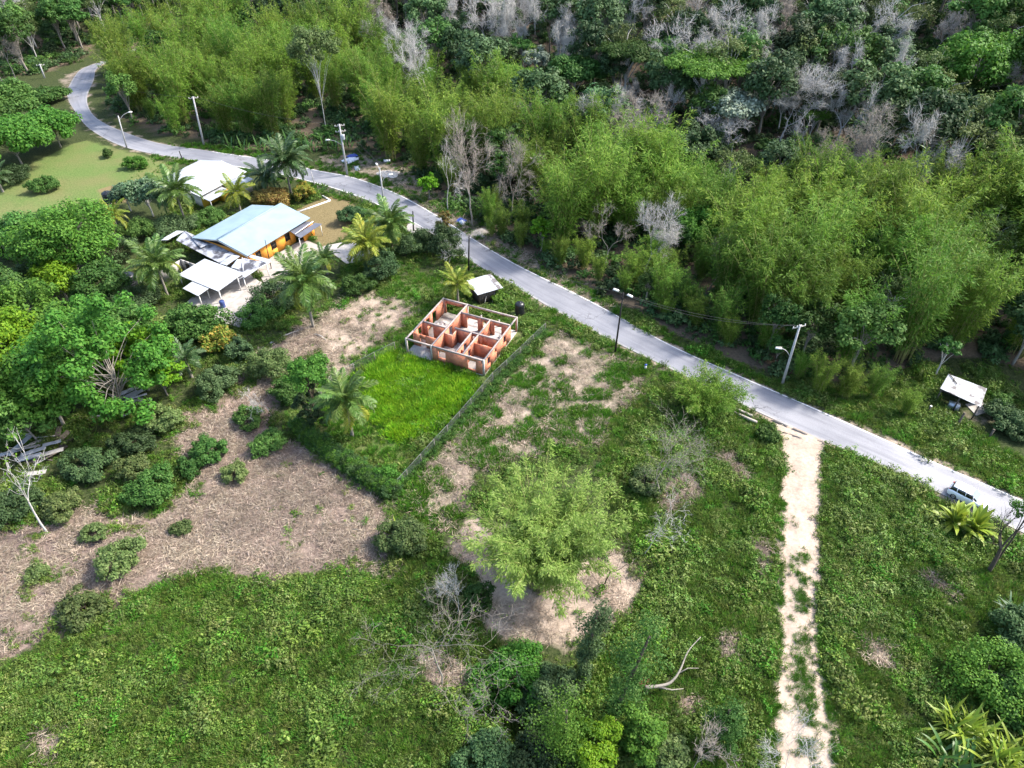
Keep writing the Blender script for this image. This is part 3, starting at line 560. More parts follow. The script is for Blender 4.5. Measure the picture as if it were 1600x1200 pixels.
def lib_bare(i, mat='bark_pale'):
    me, tips = m_bare('bare_tree', 300 + i, mat, H=14.5, R=5.2, levels=7, r0=0.22, fork=0.34, nb=(2, 2), minr=0.024, up=0.3, spread=0.8); return me, tips
LIB['bare'] = [lib_bare(i)[0] for i in range(4)]; LIB['bare_brown'] = [lib_bare(10 + i, 'twig_brown')[0] for i in range(3)]

TAKEN = []
def plant(name, label, cat, P, parts, rz=None, scale=1.0, group=None, tilt=None):
    r = thing(name, label, cat, P, rng.uniform(0, 6.28) if rz is None else rz, group, scale)
    if tilt: r.rotation_euler[0], r.rotation_euler[1] = tilt
    for pn, me in parts: link(pn, me, r)
    TAKEN.append((P[0], P[1])); return r
def scaled(base, top_py, Hlib):
    return hgt(base, top_py) / Hlib
def tree_parts(k): return [('crown', k[0]), ('trunk', k[1])]

# ------------------------------------------------------------------ unfinished clay-block house
FLc = np.array([-14.386, 76.665]); HA = math.radians(-24.18); HU, HW, HH = 11.77, 10.74, 2.6
hz0 = float(hz(-7, 79))
bh = thing('unfinished_house', 'roofless unfinished house of orange clay blocks with concrete ring beams', 'house', (FLc[0], FLc[1], hz0), HA)
MB().box((HU / 2, HW / 2, -0.1), (HU + 0.06, HW + 0.06, 0.5)).build('floor_slab', 'concrete', bh)
T = 0.15
def bwall(p0, p1, h=HH - 0.2, ops=(), beam=True, z0=0.15, mat='clay_block'):
    p0, p1 = np.array(p0, float), np.array(p1, float); L = np.linalg.norm(p1 - p0); d = (p1 - p0) / L; ax = abs(d[0]) > 0.5
    m = MB()
    def blk(a, b, za, zb):
        if b - a < 0.02 or zb - za < 0.02: return
        c = p0 + d * (a + b) / 2; m.box((c[0], c[1], (za + zb) / 2), ((b - a), T, zb - za) if ax else (T, (b - a), zb - za))
    cur = 0.0
    for a, b, s, e in sorted(ops):
        blk(cur, a, z0, h); blk(a, b, z0, s); blk(a, b, e, h); cur = b
    blk(cur, L, z0, h)
    if m.n: w = m.build('wall', mat, bh)
    if beam:
        c = (p0 + p1) / 2; MB().box((c[0], c[1], h + 0.1), ((L, T + 0.05, 0.2) if ax else (T + 0.05, L, 0.2))).build('ring_beam', 'beam_concrete', bh)
def col(x, y, h=HH, s=0.24, mat='concrete_pale'): MB().box((x, y, h / 2), (s, s, h + 0.006)).build('column', mat, bh)
e = T / 2; xa, xb, xc = 0.335 * HU, 0.73 * HU, 0.64 * HU; y1, y2, y3, ym, yb = 0.19 * HW, 0.42 * HW, 0.46 * HW, 0.31 * HW, 0.80 * HW
bwall((xa + 0.13, e), (HU - 0.13, e), ops=[(0.9, 2.0, 0.9, 2.05), (5.3, 6.5, 0.5, 2.0)])               # front
bwall((0.13, e), (xa - 0.13, e), ops=[(0.0, xa - 0.26, 0.15, 2.35)])                                      # front porch: beam only
col(0.0 + e, e); col(xa, e); col(HU - e, e, mat='concrete'); col(HU - e, HW - e); col(e, HW - e, mat='concrete'); col(xa, HW - e, mat='concrete')
bwall((HU - e, 0.14), (HU - e, yb - e), ops=[(0.9, 1.8, 0.9, 2.0), (3.2, 3.7, 1.4, 1.95), (5.9, 6.8, 0.95, 2.05)])   # right side
bwall((HU - e, yb + e), (HU - e, HW - 0.14), ops=[(0.0, 1.85, 0.15, 2.35)])
bwall((e, 0.14), (e, y1 - e), ops=[(0.0, y1 - 0.25, 0.15, 2.35)])
bwall((e, y1 + e), (e, HW - 0.14), ops=[(1.0, 1.9, 0.9, 2.05), (3.2, 4.2, 0.95, 2.0), (5.0, 6.2, 0.15, 2.1)])            # left side
bwall((xa, 0.14), (xa, HW - 0.14), ops=[(4.8, 5.8, 0.15, 2.1)])
bwall((0.16, y2), (xa - e, y2), ops=[(0.7, 1.6, 0.15, 2.05)])
bwall((0.16, y1), (xa - e, y1), h=2.2, ops=[(0.9, 1.8, 0.15, 1.6)], beam=False)
bwall((xa + e, yb), (HU - 0.16, yb), ops=[(0.9, 2.6, 0.15, 1.95), (3.4, 3.9, 0.15, 2.0), (5.2, 6.3, 0.15, 1.85)])
bwall((0.42 * HU, y3), (HU - 0.16, y3), ops=[(0.2, 0.35, 0.15, 1.8), (2.75, 3.4, 0.15, 2.05), (4.2, 5.0, 0.15, 1.0)])
bwall((xb, y3 + e), (xb, yb - e), ops=[(0.5, 1.3, 0.15, 2.05)])
bwall((xb, 0.16), (xb, y3 - e), ops=[(1.4, 2.2, 0.8, 1.9)])
bwall((xc, 0.16), (xc, y3 - e), ops=[(2.2, 3.1, 0.15, 2.05)])
bwall((xb + e, ym), (HU - 0.16, ym), h=2.2, beam=False)
bwall((xc + e, 0.155 * HW), (xb - e, 0.155 * HW), h=1.9, beam=False)
bwall((xa + e, 0.33 * HW), (0.45 * HU, 0.33 * HW), h=2.3, beam=False)
bwall((0.445 * HU, 0.34 * HW), (0.445 * HU, y3 - e), h=2.3, beam=False)
bwall((0.16, HW - e), (xa - 0.13, HW - e), ops=[(0.3, 3.3, 0.15, 1.85)])
bwall((xa + 0.13, HW - e), (HU - 0.14, HW - e), ops=[(0.0, HU - xa - 0.27, 0.15, 2.35)])
for x in (0.52, 0.76): col(HU * x, HW - e, 1.3, 0.2)
def toworld(x, y, z=0.0): c, s = math.cos(HA), math.sin(HA); return np.array([FLc[0] + x * c - y * s, FLc[1] + x * s + y * c, hz0 + z])
def heap(name, label, cat, P, r, h, mat, seed, n=18, bits=None, rz=0, sx=1.0):
    g = np.random.default_rng(seed); a = np.linspace(0, 6.2832, n + 1); k = 7; G = []
    ph = g.uniform(0, 6.28, 4)
    for i in range(k):
        f = i / (k - 1); rr = r * (1 - f) * (1 + 0.18 * np.sin(2 * a + ph[0]) + 0.12 * np.sin(5 * a + ph[1]))
        G.append(np.c_[rr * np.cos(a) * sx, rr * np.sin(a), np.full(n + 1, h * (1 - (1 - f) ** 1.6)) * (1 + 0.15 * np.sin(3 * a + ph[2])) * (f > 0) - (0.05 if i == 0 else 0)])
    G = np.array(G); G[1:-1, :-1] += g.normal(0, 0.05 * r, G[1:-1, :-1].shape) * 0.7; G[:, -1] = G[:, 0]; G[0, :, 2] = -0.05
    root = thing(name, label, cat, P, rz); MB().grid(G).build('mound', mat, root)
    if bits:
        for i in range(bits[0]):
            x, y = g.normal(0, r * 0.45, 2); m = MB().box((0, 0, 0), g.uniform(0.12, 0.4, 3) * np.array([1.6, 1, 0.5]), g.uniform(0, 3)); o = m.build(bits[1], bits[2], root); o.location = (x * sx, y, h * max(0.1, 1 - math.hypot(x, y) / r) + 0.02); o.rotation_euler = tuple(g.normal(0, 0.3, 3))
    return root
heap('rubble_pile', 'heap of broken grey rubble in the back room of the clay-block house', 'rubble', toworld(1.9, 7.2, 0.15), 1.5, 0.8, 'rubble', 5, bits=(14, 'rubble_chunk', 'concrete'))
heap('sand_pile', 'pale cement heap on the open porch of the clay-block house', 'sand pile', toworld(2.6, 0.9, 0.15), 1.0, 0.35, 'concrete_pale', 6)

# ------------------------------------------------------------------ orange house
OA = math.radians(-29.1); OC, OS = math.cos(OA), math.sin(OA); OO = np.array([-46.7, 100.6]); oz = float(hz(-42, 106))
oh = thing('orange_house', 'orange painted house with pale blue gable roof and lean-to roofs', 'house', (OO[0], OO[1], oz), OA)
def ol(px, py, z):
    P = flat(px, py, z + oz); d = P[:2] - OO; return np.array([d[0] * OC + d[1] * OS, -d[0] * OS + d[1] * OC, z])
K = lambda a, b, z: ol(240 + a / 5.714, 300 + b / 5.714, z)
RL = 14.4
MB().sheet((6.15, -0.1, 3.0), (6.15, RL, 3.0), (0.0, RL, 4.25), (0.0, -0.1, 4.25), 46, 0.025, 0.06).build('roof', 'blue_roof', oh)
MB().sheet((-6.1, -0.3, 3.0), (-6.1, RL - 1.2, 3.0), (-0.02, RL - 1.2, 4.25), (-0.02, -0.3, 4.25), 42, 0.025, 0.06).build('roof', 'blue_roof', oh)
MB().box((0, RL / 2 - 0.1, 4.29), (0.35, RL + 0.1, 0.05)).build('ridge_cap', 'blue_roof', oh)
for sx in (1, -1):
    f_ = MB(); f_.sheet((sx * 6.12, -0.14, 2.88), (sx * 6.12, -0.11, 2.88), (sx * 0.05, -0.11, 4.12), (sx * 0.05, -0.14, 4.12), 1, 0.0, 0.16); f_.build('bargeboard', 'white_paint', oh)
def owall(p0, p1, h0, h1, ops, mat='orange_paint', t=0.18):
    p0, p1 = np.array(p0, float), np.array(p1, float); L = np.linalg.norm(p1 - p0); d = (p1 - p0) / L; rz = math.atan2(d[1], d[0]); m = MB()
    def blk(a, b, za, zb):
        if b - a > 0.02 and zb - za > 0.02:
            c = p0 + d * (a + b) / 2; m.box((c[0], c[1], (za + zb) / 2), (b - a, t, zb - za), rz)
    cur = 0
    for a, b, s, e2 in sorted(ops): blk(cur, a, h0, h1); blk(a, b, h0, s); blk(a, b, e2, h1); cur = b
    blk(cur, L, h0, h1); w = m.build('wall', mat, oh)
    nrm = np.array([d[1], -d[0]])
    for a, b, s, e2 in ops:
        c = p0 + d * (a + b) / 2 - nrm * 0.04; wd = MB().box((c[0], c[1], (s + e2) / 2), (b - a - 0.006, 0.04, e2 - s - 0.006), rz).build('window', 'dark_opening', oh)
        fr = MB(); c = c + nrm * 0.07
        for off in (-(b - a) / 2 + 0.03, 0, (b - a) / 2 - 0.03): q = c + d * off; fr.box((q[0], q[1], (s + e2) / 2), (0.05, 0.05, e2 - s - 0.01), rz)
        for zz in (s + 0.03, (s + e2) / 2, e2 - 0.03): fr.box((c[0], c[1], zz), (b - a - 0.01, 0.045, 0.05), rz)
        fr.build('window_frame', 'old_timber', wd)
owall((5.35, 0.4), (5.35, 10.9), 0, 3.0, [(1.6, 2.7, 1.0, 2.3), (5.0, 6.2, 1.0, 2.4), (8.2, 9.4, 1.0, 2.4)])
owall((-5.2, 0.4), (5.26, 0.4), 0, 3.0, [(2.5, 3.6, 1.0, 2.2), (7.0, 7.9, 0.05, 2.1)])
owall((-5.2, 13.2), (5.26, 13.2), 0, 3.0, [(2.0, 3.2, 1.0, 2.2)])
owall((-5.2, 0.5), (-5.2, 13.1), 0, 3.0, [(2, 3.2, 1, 2.2), (8, 9.2, 1, 2.2)])
owall((5.26, 10.9), (3.6, 10.9), 0, 2.95, [])
g_ = MB(); g_.add([(-5.2, 0.32, 3.0), (5.3, 0.32, 3.0), (0, 0.32, 4.06), (0, 0.32, 4.06), (-5.2, 0.46, 3.0), (5.3, 0.46, 3.0), (0, 0.46, 4.06), (0, 0.46, 4.06)], [[0, 1, 2, 3], [4, 5, 6, 7], [1, 5, 6, 2], [0, 4, 6, 2]]); g_.build('gable', 'dark_opening', oh)
# annex on the road side, with its dark corrugated canopy
owall((6.6, 11.6), (6.6, 14.2), 0, 2.1, [], 'orange_paint')
owall((6.5, 14.2), (4.4, 14.2), 0, 2.1, [])
MB().sheet(K(1265, 385, 2.35), K(1440, 275, 2.35), K(1505, 285, 2.2), K(1312, 412, 2.2), 14, 0.04, 0.05).build('canopy', 'dark_roof', oh)
MB().sheet(K(1215, 350, 2.62), K(1350, 262, 2.62), K(1425, 268, 2.45), K(1262, 378, 2.45), 12, 0.04, 0.05).build('canopy', 'dark_roof', oh)
MB().tube([K(1262, 378, 2.62), K(1425, 262, 2.62)], 0.07, 6).build('gutter', 'white_paint', oh)
for q in ((1310, 415, 2.1), (1500, 290, 2.1)):
    p = K(*q); MB().box((p[0] - 0.2, p[1] - 0.1, 1.06), (0.1, 0.1, 2.13)).build('post', 'white_paint', oh)
# weathered lean-to along the gable end
def psheet(name, mat, pts, n=20, amp=0.03):
    return MB().sheet(*[K(*q) for q in pts], n, amp, 0.05).build(name, mat, oh)
psheet('lean_to_roof', 'old_roof', [(275, 345, 2.75), (765, 570, 2.75), (600, 640, 2.45), (200, 430, 2.45)], 30)
psheet('lean_to_roof', 'white_metal', [(205, 345, 2.6), (270, 350, 2.6), (120, 430, 2.35), (55, 430, 2.35)], 8)
psheet('lean_to_roof', 'galvanised', [(700, 560, 2.86), (770, 575, 2.86), (650, 655, 2.56), (590, 638, 2.56)], 6)
psheet('lean_to_roof', 'galvanised', [(745, 600, 2.86), (800, 600, 2.86), (760, 690, 2.62), (690, 672, 2.6)], 6)
psheet('carport_roof', 'white_metal', [(455, 595, 2.5), (805, 722, 2.5), (575, 887, 2.3), (215, 738, 2.3)], 26)
psheet('carport_roof', 'white_metal', [(350, 795, 2.2), (505, 852, 2.2), (395, 928, 2.05), (258, 860, 2.05)], 12)
psheet('side_canopy', 'old_roof', [(800, 590, 2.75), (1020, 630, 2.5), (812, 765, 2.35), (735, 690, 2.55)], 14)
psheet('side_canopy', 'white_metal', [(870, 560, 2.9), (1050, 605, 2.62), (1005, 632, 2.56), (850, 580, 2.86)], 10)
psheet('lean_to_roof', 'old_roof', [(480, 470, 3.0), (350, 410, 2.98), (280, 350, 2.8), (420, 500, 2.8)], 10)
for q in ((750, 770, 2.2), (800, 760, 2.2), (1005, 640, 2.3), (580, 880, 2.15), (230, 742, 2.15), (470, 850, 2.0), (400, 915, 1.95)):
    p = K(*q); MB().box((p[0], p[1], q[2] / 2 - 0.05), (0.12, 0.12, q[2] + 0.1)).build('post', 'white_paint', oh)
MB().tube([K(765, 775, 2.35), K(1050, 618, 2.5)], 0.05, 6).build('gutter', 'white_paint', oh)
MB().tube([K(790, 585, 2.9), K(800, 700, 2.7), K(800, 770, 0.1)], 0.06, 6).build('downpipe', 'white_paint', oh)
owall((-3.5, -5.2), (3.4, -5.2), 0, 2.3, [(1.0, 2.0, 0.9, 1.9), (4.0, 4.9, 0.05, 2.0)], 'concrete')
owall((-3.5, -9.0), (-3.5, -5.1), 0, 2.2, [], 'concrete')

# ------------------------------------------------------------------ white-roofed house nearer the bend
wp = at(300, 285); wA = math.radians(-27.0); WC, WS = math.cos(wA), math.sin(wA)
wh = thing('white_house', 'low house with bright white metal roof beside the road bend', 'house', (wp[0], wp[1], wp[2]), wA)
def wl(px, py, z):
    P = flat(px, py, z + wp[2]); d = P[:2] - wp[:2]; return np.array([d[0] * WC + d[1] * WS, -d[0] * WS + d[1] * WC, z])
J = lambda a, b, z: wl(150 + a / 8.0, 220 + b / 8.0, z)
c1, c2, c3, c4 = J(690, 530, 2.9), J(1440, 178, 2.9), J(1590, 400, 2.9), J(1310, 700, 2.7)
x0, x1 = min(c1[0], c2[0]), max(c3[0], c4[0]); ya, yb_ = (c1[1] + c4[1]) / 2, (c2[1] + c3[1]) / 2; xm = (x0 + x1) / 2
MB().sheet((x1, ya, 2.8), (x1, yb_, 2.8), (xm, yb_, 3.8), (xm, ya, 3.8), 40, 0.025, 0.06).build('roof', 'white_metal', wh)
MB().sheet((x0, ya, 2.8), (x0, yb_, 2.8), (xm - 0.02, yb_, 3.8), (xm - 0.02, ya, 3.8), 40, 0.025, 0.06).build('roof', 'white_metal', wh)
MB().box((xm, (ya + yb_) / 2, 3.84), (0.3, yb_ - ya, 0.05)).build('ridge_cap', 'white_metal', wh)
def wbox(name, x0_, x1_, y0_, y1_, z0_, z1_, mat, par=wh): return MB().box(((x0_ + x1_) / 2, (y0_ + y1_) / 2, (z0_ + z1_) / 2), (x1_ - x0_, y1_ - y0_, z1_ - z0_)).build(name, mat, par)
wbox('wall', x1 - 0.9, x1 - 0.72, ya + 0.8, yb_ - 0.8, 0, 2.8, 'yellow_paint'); wbox('wall', x0 + 0.7, x0 + 0.88, ya + 0.8, yb_ - 0.8, 0, 2.8, 'yellow_paint')
wbox('wall', x0 + 0.89, x1 - 0.91, ya + 0.8, ya + 0.98, 0, 2.95, 'white_paint'); wbox('wall', x0 + 0.89, x1 - 0.91, yb_ - 0.98, yb_ - 0.8, 0, 2.95, 'white_paint')
for q in (0.3, 0.55, 0.8): wd = wbox('window', x1 - 0.74, x1 - 0.70, ya + (yb_ - ya) * q - 0.6, ya + (yb_ - ya) * q + 0.6, 1.0, 2.2, 'dark_opening')
wbox('extension', x1 - 0.6, x1 + 2.2, yb_ - 6.0, yb_ - 1.6, 0, 2.2, 'white_paint'); MB().sheet((x1 + 2.6, yb_ - 6.2, 2.35), (x1 + 2.6, yb_ - 1.2, 2.35), (x1 - 0.3, yb_ - 1.2, 2.7), (x1 - 0.3, yb_ - 6.2, 2.7), 14, 0.025, 0.05).build('porch_roof', 'white_metal', wh)
wbox('yellow_panel', x1 - 0.55, x1 + 1.2, yb_ - 7.6, yb_ - 6.05, 0, 2.15, 'yellow_paint')
MB().sheet((x1 + 1.6, ya + 0.5, 2.0), (x1 + 1.6, ya + 5.5, 2.0), (x1 - 0.5, ya + 5.5, 2.4), (x1 - 0.5, ya + 0.5, 2.4), 14, 0.025, 0.05).build('porch_roof', 'galvanised', wh)
for yy in (ya + 0.6, ya + 5.4): wbox('post', x1 + 1.45, x1 + 1.57, yy, yy + 0.12, 0, 2.0, 'white_paint')

# ------------------------------------------------------------------ shack, sheds, tanks
sp = at(757, 463); sA = math.radians(28)
sk = thing('shack', 'small dark timber shack with flat white sheet roof by the roadside', 'shack', sp, sA)
for (a, b, c, d) in ((0, -1.5, 3.2, 0.08), (0, 1.5, 3.2, 0.08), (-1.56, 0, 0.08, 2.9), (1.56, 0, 0.08, 2.9)):
    n_ = 11 if c > d else 10
    for i in range(n_):
        t = (i + 0.5) / n_ - 0.5
        MB().box((a + (c * t if c > d else 0), b + (0 if c > d else d * t), 0.95), ((c / n_ - 0.02) if c > d else c, d if c > d else (d / n_ - 0.02), 1.9 + 0.03 * (i % 3)), 0).build('plank', 'old_timber', sk)
for i in range(5):
    xx = -2.1 + i * 0.84
    MB().sheet((xx, -2.1, 2.08 + 0.008 * (i % 2)), (xx + 0.86, -2.1, 2.08 + 0.008 * (i % 2)), (xx + 0.86, 2.0, 2.3 + 0.008 * (i % 2)), (xx, 2.0, 2.3 + 0.008 * (i % 2)), 6, 0.025, 0.03).build('roof_sheet', 'stained_roof' if i == 4 else 'white_metal', sk)
MB().box((0, 0, 2.0), (3.0, 0.1, 0.12)).build('rafter', 'old_timber', sk)
for i, (x, y) in enumerate(((-1.2, -2.3), (0.2, -2.2))): MB().tube([(x, y, 0), (x + 0.7, y + 0.6, 1.2)], 0.05, 5).build('prop', 'grey_timber', sk)
def tank(P, r, h, label):
    t = thing('water_tank', label, 'water tank', P, rng.uniform(0, 6), 'black plastic water tanks')
    ribs = [(0, 0.0), (r * 0.97, 0.0), (r, 0.05)]
    for i in range(5): z = h * 0.80 * (i + 0.6) / 5; ribs += [(r, z - 0.05), (r * 0.965, z - 0.02), (r * 0.965, z + 0.02), (r, z + 0.05)]
    ribs += [(r, h * 0.80), (r * 0.93, h * 0.87), (r * 0.6, h * 0.95), (r * 0.3, h * 0.97), (0, h * 0.97)]
    MB().lathe(ribs, 24).build('tank_body', 'tank_black', t, True)
    MB().lathe([(0, h), (r * 0.26, h), (r * 0.28, h * 0.985), (r * 0.28, h * 0.95)], 16).build('lid', 'tank_black', t)
    MB().tube([(r * 0.98, 0, 0.15), (r + 0.25, 0, 0.15), (r + 0.25, 0, 0.0)], 0.03, 6).build('outlet_pipe', 'white_paint', t)
    return t
tank(at(812, 490), 0.70, 2.05, 'black ribbed water tank standing on grass beside the clay-block house')
tk1 = at(172, 316); tank(tk1, 0.95, 2.2, 'taller black water tank on the dry lawn behind the leafy garden')
tank(tk1 + np.array([1.9, 2.0, 0]), 0.9, 1.7, 'lower black water tank half hidden behind its taller twin')
tank(at(204, 448), 1.2, 2.4, 'black water tank in shade under the trees beside the arching palm')
# roadside shed with stained sheet roof
rp = at(1500, 632); rA = math.radians(-26); rz_ = rp[2]
rs = thing('roadside_shed', 'open shed with stained white sheet roof beyond the road verge', 'shed', rp, rA)
RC, RS_ = math.cos(rA), math.sin(rA)
def rl(px, py, z):
    P = flat(px, py, z + rz_); d = P[:2] - rp[:2]; return np.array([d[0] * RC + d[1] * RS_, -d[0] * RS_ + d[1] * RC, z])
Q = lambda a, b, z: rl(1440 + a / 10.0, 560 + b / 10.0, z)
a_, b_, c_, d_ = Q(290, 470, 2.3), Q(915, 755, 2.3), Q(1015, 470, 2.7), Q(420, 245, 2.7)
for i in range(6):
    f0, f1 = i / 6, (i + 1) / 6 + 0.01; up = np.array([0, 0, 0.012 * (i % 2)])
    MB().sheet(a_ + (b_ - a_) * f0 + up, a_ + (b_ - a_) * f1 + up, d_ + (c_ - d_) * f1 + up, d_ + (c_ - d_) * f0 + up, 5, 0.025, 0.03).build('roof_sheet', 'stained_roof' if i in (1, 2, 4, 5) else 'white_metal', rs)
MB().tube([d_ + (c_ - d_) * 0.02 + np.array([0, 0, 0.1]), d_ * 0.45 + c_ * 0.15 + a_ * 0.25 + b_ * 0.15 + np.array([0, 0, 0.12])], 0.05, 5).build('loose_bar', 'old_timber', rs)
for q in (a_, b_, c_, d_, (a_ + b_) / 2, (c_ + d_) / 2): MB().box((q[0] * 0.93, q[1] * 0.93, q[2] / 2 - 0.06), (0.14, 0.14, q[2] + 0.1)).build('post', 'old_timber', rs)
bw = (d_ + c_) / 2; MB().sheet(d_ * 0.93 - (0, 0, 2.6), c_ * 0.93 - (0, 0, 2.6), c_ * 0.93 - (0, 0, 0.3), d_ * 0.93 - (0, 0, 0.3), 18, 0.03, 0.03).build('back_wall', 'old_timber', rs)
MB().box(((a_ + b_)[0] / 2, (a_ + b_)[1] / 2 + 0.6, 0.4), (1.2, 0.7, 0.9)).build('counter', 'galvanised', rs)
cp = slab('concrete_pad', [(1508, 632), (1525, 650), (1548, 642), (1535, 628)], 'concrete', 0.1); tag(cp, 'broken concrete pad at the corner of the open shed', 'concrete pad')
for px, py, h, lb in ((1449, 645, 1.0, 'leaning white-topped marker post in weeds near the shed'), (1493, 668, 2.2, 'thick mossy fence post before the open shed'), (1545, 684, 1.2, 'short dark fence post at the edge of the shed yard')):
    b0 = at(px, py); t = thing('fence_post', lb, 'post', b0, 0.3); MB().tube([(0, 0, -0.2), (0.1 * h, 0.05, h)], 0.13, 7).build('shaft', 'old_timber', t)
    MB().tube([(0.1 * h, 0.05, h), (0.11 * h, 0.055, h + 0.1)], 0.15, 7).build('cap', 'white_paint' if 'white' in lb else 'old_timber', t)

# ------------------------------------------------------------------ white car
cpos = at(1506, 790); _d = at(1560, 806)[:2] - at(1470, 760)[:2]; crz = math.atan2(_d[1], _d[0])
cpos = np.array([*(0.5 * (at(1508, 789)[:2] + at(1512, 775)[:2])), 0.0]); cpos[2] = float(hz(cpos[0], cpos[1])) + 0.075
car = thing('parked_car', 'white hatchback car with dark windows on the road behind yellow-leaved plant', 'car', cpos, crz)
def loft(st, name, mat, smooth=True, par=None):
    """st: (x, z0, z1, halfwidth at z0, at mid, at z1)"""
    G = []
    for x, z0, z1, w0, w1, w2 in st:
        G.append([(x, -w0, z0), (x, -w1, z0 * 0.55 + z1 * 0.45), (x, -w1 * 0.99, z0 * 0.25 + z1 * 0.75), (x, -w2, z1), (x, -w2 * 0.5, z1 + 0.03), (x, 0, z1 + 0.04), (x, w2 * 0.5, z1 + 0.03), (x, w2, z1), (x, w1 * 0.99, z0 * 0.25 + z1 * 0.75), (x, w1, z0 * 0.55 + z1 * 0.45), (x, w0, z0), (x, 0, z0 - 0.01), (x, -w0, z0)])
    G = np.array(G); c0 = G[0].mean(0); c1_ = G[-1].mean(0); G = np.concatenate([np.repeat(c0[None, None], 13, 1), G, np.repeat(c1_[None, None], 13, 1)])
    return MB().grid(G).build(name, mat, par or car, smooth)
loft([(-1.98, 0.38, 0.72, 0.62, 0.68, 0.6), (-1.92, 0.28, 0.9, 0.74, 0.8, 0.72), (-1.6, 0.24, 0.97, 0.8, 0.85, 0.78), (-0.5, 0.22, 0.95, 0.82, 0.86, 0.79), (0.7, 0.22, 0.94, 0.82, 0.86, 0.78), (1.5, 0.24, 0.84, 0.78, 0.84, 0.72), (1.88, 0.28, 0.72, 0.68, 0.76, 0.62), (1.98, 0.36, 0.6, 0.55, 0.6, 0.5)], 'body', 'car_white')
loft([(-1.86, 0.93, 1.0, 0.72, 0.70, 0.66), (-1.66, 0.93, 1.40, 0.74, 0.70, 0.58), (-0.6, 0.93, 1.46, 0.76, 0.72, 0.60), (0.15, 0.92, 1.42, 0.75, 0.71, 0.58), (0.85, 0.91, 0.99, 0.72, 0.70, 0.64)], 'cabin_glass', 'glass_dark')
loft([(-1.70, 1.385, 1.42, 0.62, 0.62, 0.56), (-0.6, 1.44, 1.485, 0.64, 0.64, 0.58), (0.18, 1.40, 1.445, 0.62, 0.62, 0.56)], 'roof_panel', 'car_white')
ws = MB().add([(0.20, -0.55, 1.425), (0.20, 0.55, 1.425), (0.87, 0.66, 1.03), (0.87, -0.66, 1.03)], [[0, 1, 2, 3]]).build('windscreen', 'glass_sky', car)
for s_ in (-1, 1):
    for xx in (-1.2, -0.35, 0.42): MB().tube([(xx + 0.05, s_ * 0.77, 0.95), (xx - 0.02, s_ * 0.66, 1.40)], 0.035, 5).build('pillar', 'car_white', car)
    MB().box((0.6, s_ * 0.93, 0.98), (0.14, 0.2, 0.13)).build('wing_mirror', 'car_white', car)
    MB().box((1.86, s_ * 0.5, 0.64), (0.16, 0.3, 0.12)).build('headlight', 'glass_sky', car); MB().box((-1.90, s_ * 0.62, 0.84), (0.1, 0.2, 0.22)).build('tail_light', 'red_lens', car)
    for xx in (-1.25, 1.25):
        wl_ = MB(); th = np.linspace(0, 6.2832, 19); prof = [(0.20, -0.09), (0.30, -0.1), (0.31, 0), (0.30, 0.1), (0.20, 0.09)]
        G = np.array([[(xx + r * math.cos(a), s_ * 0.76 + y, 0.31 + r * math.sin(a)) for a in th] for r, y in prof]); ty = wl_.grid(G).build('wheel', 'rubber', car)
        G = np.array([[(xx + r * math.cos(a), s_ * (0.76 + y), 0.31 + r * math.sin(a)) for a in th] for r, y in ((0.0, 0.075), (0.06, 0.08), (0.2, 0.07), (0.21, 0.09))]); MB().grid(G).build('rim', 'rim_metal', ty)
MB().box((-1.95, 0, 0.45), (0.12, 1.3, 0.16)).build('bumper', 'car_white', car); MB().box((-2.015, 0, 0.62), (0.02, 0.45, 0.12)).build('number_plate', 'white_paint', car)

# ------------------------------------------------------------------ poles, lamps and wires
def pole(base_px, top_px, label, mat='pole_grey', r=0.15, arms=1, lamps=(), transformer=False, group=None, name='utility_pole'):
    P = at(*base_px); h = hgt(P, top_px[1]); v = (top_px[1] - 600) / FPX; dn = SP + v * CP; topx = (top_px[0] - 800) / FPX * (CAMH - P[2] - h) / dn
    lean = topx - P[0]; lean = max(-0.6, min(0.6, lean))
    t = thing(name, label, 'pole' if not lamps or arms else 'street lamp', P, 0, group)
    MB().tube([(0, 0, -0.4), (lean * 0.5, 0, h * 0.5), (lean, 0, h)], [r * 1.15, r * 0.95, r * 0.75], 8).build('shaft', mat, t)
    for i in range(arms):
        z = h - 0.35 - i * 1.1; m = MB().box((lean, 0.1, z), (1.9, 0.1, 0.12), 0.35); a = m.build('crossarm', 'grey_timber', t)
        for q in (-0.85, -0.3, 0.3, 0.85): MB().lathe([(0, 0.0), (0.05, 0.0), (0.07, 0.08), (0.04, 0.12), (0.06, 0.2), (0, 0.22)], 8, (lean + q * math.cos(0.35), 0.1 + q * math.sin(0.35), z + 0.055)).build('insulator', 'white_paint', a)
    if transformer: MB().lathe([(0, 0), (0.28, 0), (0.3, 0.1), (0.3, 0.85), (0.24, 0.95), (0, 1.0)], 14, (lean + 0.42, -0.1, h - 2.9)).build('transformer', 'galvanised', t)
    for dx, dy, z in lamps:
        e = np.array([lean + dx, dy, z * h]); m = MB().tube(catmull([(lean * z * 0.9, 0, z * h - 1.3), (lean * 0.9 + dx * 0.5, dy * 0.5, z * h - 0.4), e], 5), 0.045, 6).build('lamp_arm', mat, t)
        u = unit(np.array([dx, dy, 0.0])); MB().box(e + u * 0.35 + np.array([0, 0, 0.02]), (0.85, 0.3, 0.16), math.atan2(dy, dx), 0.8).build('lamp_head', 'white_paint', m)
    t['top'] = [float(P[0] + lean), float(P[1]), float(P[2] + h)]; return t
P1 = pole((70, 122), (62, 100), 'short power pole with crossarm at the dark trees beyond the bend', r=0.2)
P2 = pole((198, 231), (186, 181), 'grey lamp pole with curved arm on the grass inside the road bend', arms=0, lamps=((1.9, 0.9, 1.06),))
